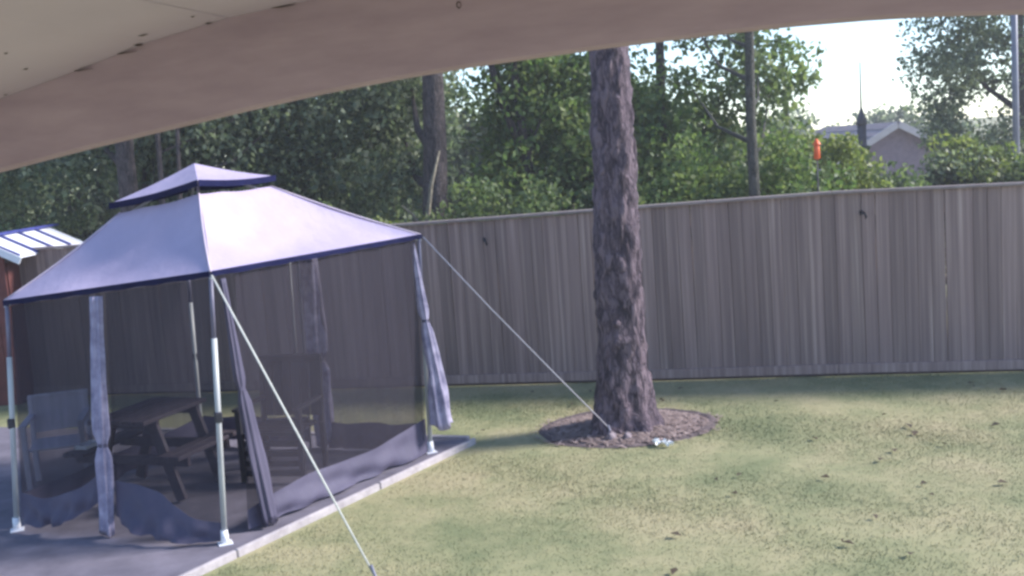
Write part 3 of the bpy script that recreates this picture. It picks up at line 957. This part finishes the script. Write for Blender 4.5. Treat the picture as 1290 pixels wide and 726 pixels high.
# lawn-side corner pole: curtain swung outside the pole
r_top = eav['R'] - Vector((0.03, 0.0, 0.06)); r_bot = base['R']
curtain([r_top + Vector((-0.05, -0.05, 0)), lerp(r_top, r_bot, 0.33) + Vector((0.02, -0.06, 0)), lerp(r_top, r_bot, 0.62) + Vector((0.09, -0.08, 0)), Vector((r_bot.x + 0.13, r_bot.y - 0.08, 0.30))],
        [0.016, 0.03, 0.045, 0.055, 0.07, 0.085], ties=(0.38,), seed=4, flatdir=(1, 0.1, 0), flatk=0.6)
# corner pole nearest the house: dark loose drape
f_top_, f_bot = eav['F'], base['F']
curtain([f_top_ + Vector((0.06, 0.08, -0.06)), lerp(f_top_, f_bot, 0.45) + Vector((0.14, 0.16, 0)), Vector((f_bot.x + 0.27, f_bot.y + 0.30, 0.09))], [0.02, 0.03, 0.045, 0.06, 0.055], ties=(0.5,), mat=M_SKIRT, seed=6, flatdir=FRd, flatk=0.5)
# middle of the far side
q0 = lerp(eav['R'], eav['B'], 0.46) - Vector((0, 0, 0.06)); q1 = lerp(base['R'], base['B'], 0.44)
curtain([q0, lerp(q0, q1, 0.5), Vector((q1.x, q1.y, 0.10))], [0.07, 0.085, 0.09, 0.10, 0.09, 0.08], ties=(0.55,), seed=8, flatdir=RBd, flatk=0.7)
for f_ in (0.50, 0.535):
    a_, b_ = lerp(base['R'], base['B'], f_ + 0.005), lerp(eav['R'], eav['B'], f_ + 0.01)
    tube("curtain_pole", [a_ + Vector((0, 0, 0.0)), b_ - Vector((0, 0, 0.05))], 0.013, M_STEEL, gaz, 8)

# guy lines
g1 = empty("guy_rope", (-1.098, 7.004, 0), "thick pale strap from the gazebo's front corner down across the grass", "rope")
pA = eav['F'] + Vector((0.015, -0.03, -0.02)); pB = Vector((-1.098, 7.004, 0.0)); pC = pB + (pB - pA) * 0.07; pC.z = 0.02
tube("strap", [pA, lerp(pA, pC, 0.3), lerp(pA, pC, 0.6), pC], 0.0095, M_ROPE, g1, 8, flat=0.5)
tube("stake", [pC + Vector((0.05, -0.04, -0.12)), pC + Vector((-0.02, 0.015, 0.07))], [0.006, 0.010], M_GALV, g1, 8)
g2 = empty("guy_rope", (0.80, 9.92, 0), "thin pale cord from the gazebo's lawn-side corner to the foot of the pine", "rope")
qA = eav['R'] + Vector((0.02, -0.01, -0.02)); qB = Vector((0.795, 9.905, 0.11))
tube("cord", [qA, lerp(qA, qB, 0.35) - Vector((0, 0, 0.02)), lerp(qA, qB, 0.7) - Vector((0, 0, 0.015)), qB], 0.006, M_ROPE2, g2, 8)
tube("stake", [Vector((0.83, 9.89, -0.05)), Vector((0.785, 9.91, 0.14))], [0.007, 0.011], M_GALV, g2, 8)

# ------------------------------------------------------------------ things in the gazebo
# picnic table: long axis runs back from the house
td = Vector((0.35, 0.94, 0)).normalized(); tn = Vector((-td.y, td.x, 0))
tc0 = Vector((-3.11, 9.14, SZ))
pt = empty("picnic_table", tc0, "dark wooden picnic table with attached benches inside the gazebo", "table")
TL = 0.84
for k in range(5):
    o_ = (k - 2) * 0.112
    obox("tabletop_board", tc0 + tn * o_ + Vector((0, 0, 0.70)), (TL, 0.106, 0.035), M_DARKWOOD, pt, td)
for sgn in (-1, 1):
    for k in range(2):
        obox("bench_board", tc0 + tn * sgn * (0.42 + k * 0.105) + Vector((0, 0, 0.42)), (TL, 0.10, 0.035), M_DARKWOOD, pt, td)
for e_ in (-0.27, 0.27):
    c = tc0 + td * e_
    beam_between("bench_bearer", c - tn * 0.56 + Vector((0, 0, 0.36)), c + tn * 0.56 + Vector((0, 0, 0.36)), 0.04, 0.08, M_DARKWOOD, pt)
    beam_between("top_bearer", c + td * 0.045 - tn * 0.26 + Vector((0, 0, 0.645)), c + td * 0.045 + tn * 0.26 + Vector((0, 0, 0.645)), 0.04, 0.07, M_DARKWOOD, pt)
    for sgn in (-1, 1):
        beam_between("leg", c + td * 0.042 * (1) + tn * sgn * 0.42 + Vector((0, 0, 0.02)), c + td * 0.042 + tn * sgn * 0.20 + Vector((0, 0, 0.68)), 0.09, 0.04, M_DARKWOOD, pt, up=tuple(td))

# small pale dish left on the bench
dish = empty("serving_tray", tc0 + tn * 0.475 - td * 0.22 + Vector((0, 0, 0.4385)), "small white tray lying on the picnic table's far bench", "tray")
obox("tray_base", wloc(dish) + Vector((0, 0, 0.008)), (0.20, 0.12, 0.010), M_FOOT, dish, td, bev=0.003)
for (o1, o2, l1, l2) in ((0, .058, .2, .012), (0, -.058, .2, .012), (.096, 0, .012, .10), (-.096, 0, .012, .10)):
    obox("tray_rim", wloc(dish) + td * o1 + tn * o2 + Vector((0, 0, 0.024)), (l1, l2, 0.022), M_FOOT, dish, td, bev=0.002)

def arm_chair(name, loc, ang, label, cat, w, d, seat_h, back_h, lean, mats, slats):
    """chair facing local -Y; loc on the floor"""
    e = empty(name, loc, label, cat)
    ca, sa = math.cos(ang), math.sin(ang)
    def L(x, y, z):
        return Vector((loc[0] + x * ca - y * sa, loc[1] + x * sa + y * ca, loc[2] + z))
    ax = Vector((ca, sa, 0)); ay = Vector((-sa, ca, 0))
    fm, bmat = mats
    ly = lean * (back_h - seat_h)
    for sx in (-1, 1):
        beam_between("leg", L(sx * (w / 2 - .025), -d / 2 + .03, 0), L(sx * (w / 2 - .025), -d / 2 + .03, seat_h + .2), .045, .045, fm, e, up=tuple(ay))
        beam_between("leg", L(sx * (w / 2 - .025), d / 2 - .03, 0), L(sx * (w / 2 - .025), d / 2 - .03, seat_h - .012), .045, .045, fm, e, up=tuple(ay))
        beam_between("back_upright", L(sx * (w / 2 - .025), d / 2 - .03, seat_h - .01), L(sx * (w / 2 - .025), d / 2 - .03 + ly, back_h), .04, .04, fm, e, up=tuple(ay))
        beam_between("armrest", L(sx * (w / 2 - .025), -d / 2 - .02, seat_h + .215), L(sx * (w / 2 - .025), d / 2 + .01, seat_h + .215), .06, .025, fm, e)
    n = 5
    for k in range(n):
        y = -d / 2 + .05 + k * (d - .13) / (n - 1)
        obox("seat_slat", L(0, y, seat_h), (w - .10, (d - .08) / n - .012, .022), fm if slats else bmat, e, ax)
    if slats:
        for k in range(4):
            obox("apron_slat", L(0, -d / 2 + .035, .08 + k * .085), (w - .10, .02, .05), fm, e, ax)
    yb = lambda z: d / 2 - .03 + lean * (z - seat_h)
    if slats:
        nb = 6
        for k in range(nb):
            x = -(w / 2 - .085) + k * (w - .17) / (nb - 1)
            beam_between("back_slat", L(x, yb(seat_h + .05), seat_h + .05), L(x, yb(back_h - .03), back_h - .03), (w - .12) / nb - .003, .02, bmat, e, up=tuple(ay))
        beam_between("top_rail", L(-w / 2 + .005, yb(back_h), back_h), L(w / 2 - .005, yb(back_h), back_h), .05, .06, bmat, e)
    else:
        def fb(u, v):
            z = seat_h + .06 + v * (back_h - seat_h - .06)
            return L((u - .5) * (w - .06), yb(z) + .035 * math.sin(math.pi * u) * (1 - .3 * v) - .01, z)
        o = grid("back_sling", fb, 12, 10, bmat, e)
        beam_between("top_rail", L(-w / 2 + .005, yb(back_h), back_h), L(w / 2 - .005, yb(back_h), back_h), .03, .03, fm, e)
    return e
arm_chair("patio_chair", (-2.07, 9.38, SZ), R(-14), "tall charcoal slatted chair inside the gazebo beside the lawn", "chair", 0.60, 0.52, 0.42, 0.97, 0.12, (M_BLACKSEAT, M_BLACKSEAT), True)
arm_chair("patio_chair", (-4.10, 9.62, SZ), R(14), "pale grey sling-back chair seen through the gazebo's left end", "chair", 0.52, 0.50, 0.38, 0.76, 0.15, (M_SLING, M_SLING), False)

# ------------------------------------------------------------------ shed at the far left
sh = empty("garden_shed", (-6.9, 14.2, 0), "dark red shed with a white metal roof at the far left", "shed")
Sx0, Sx1, Sy0, Sy1 = -8.4, -6.13, 13.6, 15.4
eave_z, ridge_z = 1.55, 2.08
rx = -6.35
# boarded walls
nb = 15
for k in range(nb):
    x0 = Sx0 + (Sx1 - 0.05 - Sx0) * k / nb; x1 = Sx0 + (Sx1 - 0.05 - Sx0) * (k + 1) / nb
    xm = (x0 + x1) / 2
    zt = ridge_z - 0.10 - abs(xm - rx) * (0.55 if xm > rx else 0.33)
    obox("wall_board", (xm, Sy0 + .012, zt / 2), (x1 - x0 - .006, .024, zt), M_REDWALL, sh, bev=0.003)
for k in range(11):
    y = Sy0 + 0.11 + k * (Sy1 - Sy0 - .1) / 11
    obox("wall_board", (Sx1 - 0.06, y + 0.03, 0.88), (.024, .155, 1.76), M_REDWALL, sh, bev=0.003)
for k in range(4):
    y0 = Sy0 - 0.25 + k * 0.53
    V = [(rx, y0 + .004, ridge_z), (-5.88, y0 + .004, 1.83), (-5.88, y0 + .526, 1.83), (rx, y0 + .526, ridge_z)]
    V += [(a, b2, c + .02) for a, b2, c in V]
    mesh("roof_sheet", V, BOXF, M_WHITEROOF, sh)
    V = [(rx, y0 + .004, ridge_z), (Sx0 - .15, y0 + .004, ridge_z - .62), (Sx0 - .15, y0 + .526, ridge_z - .62), (rx, y0 + .526, ridge_z)]
    V += [(a, b2, c + .02) for a, b2, c in V]
    mesh("roof_sheet", V, [tuple(reversed(f)) for f in BOXF], M_WHITEROOF, sh)
    beam_between("roof_seam", (rx, y0, ridge_z + .035), (-5.87, y0, 1.865), .03, .03, M_BLUETRIM, sh)
beam_between("ridge_cap", (rx, Sy0 - .28, ridge_z + .035), (rx, Sy1 + .3, ridge_z + .035), .10, .03, M_BLUETRIM, sh)
beam_between("barge_board", (rx + .005, Sy0 - .27, ridge_z - .02), (-5.86, Sy0 - .27, 1.80), .025, .09, M_WHITEROOF, sh)
beam_between("barge_board", (rx - .005, Sy0 - .27, ridge_z - .02), (Sx0 - .15, Sy0 - .27, ridge_z - .64), .025, .09, M_WHITEROOF, sh)

# ------------------------------------------------------------------ trees beyond the fence
def tree(name, label, x, y, h, trunk_r, clumps, leaf, nleaf, mat, cr_c, cr_r, bmat=M_BARKD, limbs=6, lean=(0, 0), seed=1, cl_r=0.30, shell=0.45, fork=None, cat="tree", group="trees and shrubs beyond the fence"):
    g0 = gz(x, y)
    e = empty(name, (x, y, g0), label, cat, group)
    q = random.Random(seed); rg = np.random.default_rng(seed)
    cx_, cy_, cz_ = x + cr_c[0], y + cr_c[1], g0 + cr_c[2]
    pts = []
    if trunk_r:
        for k in range(7):
            f = k / 6
            pts.append(Vector((x + lean[0] * f * h + 0.05 * h * 0.12 * math.sin(2.2 * f * 3 + seed), y + lean[1] * f * h, g0 - 0.1 + f * h)))
        rad = [trunk_r * (1.25 if k == 0 else 1 - 0.72 * k / 6) for k in range(7)]
        tube("trunk", pts, rad, bmat, e, 12)
    C = []
    while len(C) < clumps:
        v = np.array([q.gauss(0, 1) for _ in range(3)]); v /= np.linalg.norm(v)
        rr_ = shell + (1 - shell) * q.random() ** 0.6
        p = np.array([cx_, cy_, cz_]) + v * rr_ * np.array(cr_r)
        if p[2] > g0 + 0.15:
            C.append(p)
    C = np.array(C)
    if trunk_r and limbs:
        idx = sorted(range(len(C)), key=lambda i: C[i][2])[::max(1, len(C) // limbs)][:limbs]
        for i in idx:
            tgt = Vector(C[i]); zf = min(max((tgt.z - g0) / h * 0.75, 0.12), 0.95)
            kk = zf * 6; i0 = min(int(kk), 5)
            s = lerp(pts[i0], pts[i0 + 1], kk - i0)
            mid = lerp(s, tgt, 0.5) + Vector((q.uniform(-.1, .1), q.uniform(-.1, .1), -0.08 * (tgt - s).length))
            r0 = trunk_r * (1 - 0.72 * zf) * 0.55
            tube("limb", [s, mid, tgt], [r0, r0 * .6, r0 * .2], bmat, e, 7)
    if fork:
        for (p0, p1, p2, r0) in fork:
            tube("limb", [Vector(p0), Vector(p1), Vector(p2)], [r0, r0 * .8, r0 * .5], M_BARKP if r0 < 0 else bmat, e, 8)
    sz = rg.uniform(0.6, 1.4, len(C)) * cl_r
    ii = rg.integers(0, len(C), nleaf)
    off = rg.normal(size=(nleaf, 3)); off *= (rg.random(nleaf) ** 0.45 / np.linalg.norm(off, axis=1))[:, None]
    cc = C[ii] + off * sz[ii][:, None] * np.array([1.15, 1.15, 0.85])
    cc = cc[cc[:, 2] > g0 + 0.05]
    o = np_mesh("crown", leaf_quads(cc, leaf[0], leaf[1], rg, 0.3), 4, mat, e, (x, y, g0))
    o["kind"] = "stuff"
    return e

# tall trees, left to right
tree("oak_tree", "dark leafy tree behind the shed at the far left", -9.4, 19.5, 8, 0.20, 130, (0.15, 0.085), 18000, M_LF_GREY, (0, 0, 4.6), (2.6, 2.2, 3.9), seed=21, cl_r=0.62)
tree("oak_tree", "tree with a thick dark trunk just left of the gazebo's peak", -5.25, 15.7, 9, 0.17, 110, (0.14, 0.08), 15000, M_LF_GREY, (-0.2, 1.9, 5.0), (2.2, 1.6, 3.4), seed=22, cl_r=0.6, lean=(0.01, 0))
tree("oak_tree", "thin double-stemmed tree right behind the gazebo's peak", -4.78, 15.6, 7, 0.055, 60, (0.12, 0.07), 10000, M_LF_GREY, (0.5, 1.6, 4.2), (1.5, 1.2, 2.6), seed=23, cl_r=0.5, fork=[((-4.6, 15.6, -0.1), (-4.55, 15.62, 2.2), (-4.4, 15.65, 4.4), 0.045)])
tree("oak_tree", "dense dark evergreen tree above the gazebo's right roof slope", -3.5, 19.0, 9, 0.22, 150, (0.14, 0.08), 21000, M_LF_DARK, (0, 0, 4.7), (2.3, 2.0, 4.0), seed=24, cl_r=0.6)
tree("oak_tree", "tree with a broad dark leaning trunk between gazebo and pine", -1.22, 16.1, 9, 0.22, 90, (0.13, 0.075), 13000, M_LF_GREY, (-0.8, 1.9, 4.6), (1.45, 1.2, 3.1), seed=25, cl_r=0.55, lean=(0.075, 0))
tree("oak_tree", "slender tree with a forked dark trunk left of the pine", 0.52, 16.6, 7, 0.09, 70, (0.12, 0.07), 13000, M_LF_BRIGHT, (0.2, 0.5, 2.9), (1.1, 1.0, 1.7), seed=26, cl_r=0.45, lean=(-0.055, 0),
     fork=[((0.42, 16.6, 2.3), (0.05, 16.6, 3.4), (-0.25, 16.6, 4.8), 0.07)])
tree("oak_tree", "bright green leafy tree just right of the pine", 2.55, 17.4, 7, 0.12, 105, (0.13, 0.08), 11500, M_LF_BRIGHT, (-0.1, 0.2, 2.35), (1.25, 1.2, 1.55), seed=27, cl_r=0.46)
tree("oak_tree", "tree with a straight grey trunk and open crown beside the sky gap", 3.20, 14.1, 9, 0.085, 74, (0.13, 0.075), 5200, M_LF_MID, (0.6, 3.6, 4.3), (1.2, 1.4, 2.4), bmat=M_BARKG, seed=28, cl_r=0.34, shell=0.3)
tree("oak_tree", "small rounded green tree at the sky gap's left edge", 5.35, 21.0, 4.6, 0.09, 60, (0.12, 0.07), 8500, M_LF_MID, (-0.1, 0, 2.0), (0.95, 1.0, 1.25), seed=29, cl_r=0.42)
tree("oak_tree", "large grey-green tree in front of the light post at far right", 11.1, 24.0, 9, 0.2, 140, (0.13, 0.08), 26000, M_LF_GREY, (0.1, 0, 4.6), (2.05, 2.0, 3.6), seed=30, cl_r=0.55)
# back row closing the view on the left and centre
for k, (x, y, lab, mt) in enumerate(((-14.0, 26.5, "big far tree at the left edge in the back row", M_LF_GREY), (-10.6, 27.5, "big far tree in the back row, second from the left", M_LF_DARK),
                                 (-7.2, 27.0, "big far tree in the back row behind the gazebo's peak", M_LF_GREY), (-3.4, 27.5, "big far tree in the back row left of the pine", M_LF_DARK),
                                 (1.9, 28.0, "big far tree in the back row hidden partly by the pine", M_LF_MID), (4.6, 29.0, "big far tree in the back row right of the pine", M_LF_DARK), (-0.7, 28.5, "far tree in the back row below the sky gap left of the pine", M_LF_MID))):
    hh = (4.6, 4.6, 4.6, 4.0, 3.0, 2.2, 2.7)[k]
    tree("broadleaf_tree", lab, x, y, 9 if k < 4 else 4, 0.26, 150, (0.22, 0.13), 22000, mt, (0, 0, hh), (2.6, 2.2, hh - 0.3), seed=40 + k, cl_r=0.75, limbs=4)
# understorey shrubs pressed against the fence
shr = [(-7.3, 16.4, 1.9, 1.2, M_LF_MID, "mid green shrub behind the fence by the shed"),
       (-5.6, 16.0, 1.8, 1.0, M_LF_GREY, "grey-green shrub behind the gazebo's left roof slope"),
       (-3.0, 15.4, 2.0, 1.1, M_LF_MID, "mid green shrub behind the gazebo's right roof slope"),
       (-1.75, 14.6, 1.9, 0.7, M_LF_YEL, "yellow-green shrub above the gazebo's right corner"),
       (-0.35, 15.2, 2.2, 0.9, M_LF_MID, "mid green shrub above the fence left of the slender tree"),
       (0.9, 15.0, 2.5, 0.9, M_LF_MID, "green shrub above the fence directly left of the pine"),
       (2.35, 14.9, 2.5, 0.9, M_LF_BRIGHT, "bright green shrub above the fence directly right of the pine"),
       (3.75, 14.75, 2.5, 0.95, M_LF_BRIGHT, "tall bright green shrub below the straight grey trunk"),
       (4.55, 15.6, 2.5, 0.8, M_LF_YEL, "light green shrub behind the orange feeder"),
       (5.55, 16.0, 2.0, 0.6, M_LF_MID, "low green shrub left of the ivy-clad pole"),
       (7.15, 16.8, 2.35, 0.85, M_LF_YEL, "yellow-green shrub above the fence right of the far house"),
       (7.9, 16.2, 2.0, 0.7, M_LF_MID, "low green shrub at the right edge by the post"),
       (6.75, 16.6, 2.25, 0.6, M_LF_GREY, "low grey-green shrub in front of the far house")]
for k, (x, y, hh, w, mt, lab) in enumerate(shr):
    tree("shrub", lab, x, y, hh * 0.8, 0.035, 42, (0.10, 0.06), 7500, mt, (0, 0, hh * 0.56), (w, w * 0.8, hh * 0.46), seed=60 + k, cl_r=0.30, limbs=4, cat="shrub")
# pale bare branch leaning in front of the broad trunk
br = empty("bare_branch", (-1.1, 15.3, 0.0), "pale bare forked branch in front of the broad dark trunk", "branch")
tube("stem", [(-1.2, 15.3, 0.0), (-1.15, 15.3, 1.5), (-1.0, 15.3, 2.3), (-0.85, 15.3, 2.75)], [0.04, 0.035, 0.028, 0.012], M_BARKP, br, 8)
tube("fork", [(-1.13, 15.3, 1.6), (-1.28, 15.28, 1.9), (-1.42, 15.25, 2.05)], [0.026, 0.02, 0.01], M_BARKP, br, 8)
# far trees under the sky gap
for k, (x, y, hh, w, lab) in enumerate(((13.0, 62, 5.2, 3.2, "hazy far tree left of the distant house"), (17.2, 66, 5.5, 3.4, "hazy far tree right behind the distant house"),
                                     (21.5, 60, 5.6, 3.6, "hazy far tree below the large grey-green tree"), (9.0, 58, 4.8, 3.2, "hazy far tree behind the sky gap's small tree"))):
    tree("broadleaf_tree", lab, x, y, hh * 0.8, 0.2, 60, (0.34, 0.22), 7000, M_LF_GREY, (0, 0, hh * 0.55), (w, w * .8, hh * 0.47), seed=90 + k, cl_r=0.9, limbs=3)

# orange feeder hung in the shrubs
fx, fy, fz = 3.95, 14.05, 2.41
fe = empty("bird_feeder", (fx, fy, 0), "small orange feeder on a post among the shrubs beside the sky gap", "bird feeder")
tube("feeder_body", [(fx, fy, fz - .12), (fx, fy, fz - .10), (fx, fy, fz + .05), (fx, fy, fz + .07)], [.022, .042, .036, .028], M_ORANGE, fe, 12)
tube("feeder_roof", [(fx, fy, fz + .065), (fx, fy, fz + .075), (fx, fy, fz + .14)], [.055, .052, .01], M_ORANGE, fe, 12)
tube("post", [(fx, fy, -.1), (fx, fy, fz - .115)], .009, M_UTIL, fe, 8)

# poles
ux_, uy_ = 8.05, 25.0
up = empty("utility_pole", (ux_, uy_, gz(ux_, uy_)), "dark utility pole with a thin spike top in the sky gap", "utility pole")
tube("shaft", [(ux_, uy_, gz(ux_, uy_) - .1), (ux_, uy_, 2.70)], [.12, .10], M_UTIL, up, 12)
tube("cone_cap", [(ux_, uy_, 2.67), (ux_, uy_, 2.72), (ux_ + .005, uy_, 3.05)], [.13, .125, .02], M_UTIL, up, 12)
tube("spike", [(ux_, uy_, 3.0), (ux_ + .01, uy_, 4.05)], [.022, .012], M_UTIL, up, 8)
rg = np.random.default_rng(5)
zc = rg.uniform(-0.5, 2.2, 1500); an = rg.random(1500) * 2 * np.pi; ra = rg.uniform(.08, .2, 1500) * (1 - 0.2 * zc / 2.2)
ivy = np_mesh("ivy", leaf_quads(np.stack([ux_ + ra * np.cos(an), uy_ + ra * np.sin(an), zc], 1), .11, .08, rg), 4, M_LF_DARK, up, (ux_, uy_, gz(ux_, uy_)))
ivy["kind"] = "stuff"
lx0, ly0 = 9.2, 20.0
lp = empty("light_post", (lx0, ly0, gz(lx0, ly0)), "tall grey metal post at the right edge", "post")
tube("shaft", [(lx0, ly0, gz(lx0, ly0) - .1), (lx0, ly0, 6.2)], [.065, .05], M_GALV, lp, 12)
tube("arm", [(lx0, ly0, 6.1), (lx0 - .5, ly0, 6.4), (lx0 - 1.1, ly0, 6.45)], [.03, .028, .025], M_GALV, lp, 8)
obox("lamp_head", (lx0 - 1.3, ly0, 6.43), (.5, .18, .09), M_GALV, lp, bev=0.02)

# distant house: gable end towards us
hx, hy = 14.3, 38.0
hg = gz(hx, hy)
ho = empty("house", (hx, hy, hg), "distant mauve-grey house with grey gabled roof beyond the fence", "house")
hw, hd, he, hr = 3.4, 8.0, 0.75, 2.62        # half width, depth, eave z, ridge z
hcx = 13.35
V = [(hcx - hw, hy, hg - .2), (hcx + hw, hy, hg - .2), (hcx + hw, hy, he), (hcx, hy, hr - .1), (hcx - hw, hy, he)]
V += [(a, b2 + hd, c) for a, b2, c in V]
mesh("wall", V, [(4, 3, 2, 1, 0), (5, 6, 7, 8, 9), (0, 1, 6, 5), (1, 2, 7, 6), (4, 0, 5, 9)], M_BRICKRED, ho)
sk_ = Vector((1.0, 0, 0))
rows = 9
for sgn in (-1, 1):
    for k in range(rows):
        f0, f1 = k / rows, (k + 1) / rows
        ov = 1.1
        x0, x1 = hcx + sgn * hw * ov * f0, hcx + sgn * hw * ov * f1
        z0_, z1_ = hr - (hr - he) * ov * f0, hr - (hr - he) * ov * f1 + 0.03
        V = [(x0, hy - .35, z0_), (x1, hy - .35, z1_), (x1, hy + hd + .3, z1_), (x0, hy + hd + .3, z0_)]
        V += [(a, b2, c + .05) for a, b2, c in V]
        mesh("shingle_course", V, BOXF if sgn > 0 else [tuple(reversed(f)) for f in BOXF], M_SHINGLE, ho)
    beam_between("barge_board", (hcx + sgn * .02, hy - .39, hr - .04), (hcx + sgn * hw * 1.12, hy - .39, hr - (hr - he) * 1.12 - .04), .05, .22, M_RAKE, ho)
w_ = obox("window", (hcx, hy - .02, 0.1), (1.2, .08, 1.0), M_RAKE, ho, bev=0.01)
obox("pane", (hcx, hy - .062, 0.1), (1.0, .02, .82), M_GLASS, w_, bev=0.003)

# ------------------------------------------------------------------ air: faint summer haze
V = [(-60, -12, -4.5), (60, -12, -4.5), (60, 90, -4.5), (-60, 90, -4.5), (-60, -12, 16), (60, -12, 16), (60, 90, 16), (-60, 90, 16)]
m, nt, b = new_mat("haze_air")
nt.nodes.remove(b)
pv = nt.nodes.new("ShaderNodeVolumePrincipled")
pv.inputs['Color'].default_value = (0.93, 0.92, 1.0, 1)
pv.inputs['Density'].default_value = 0.0028
pv.inputs['Anisotropy'].default_value = 0.2
nt.links.new(pv.outputs[0], nt.nodes["Material Output"].inputs['Volume'])
tag(mesh("haze", V, BOXF, m), kind="stuff")
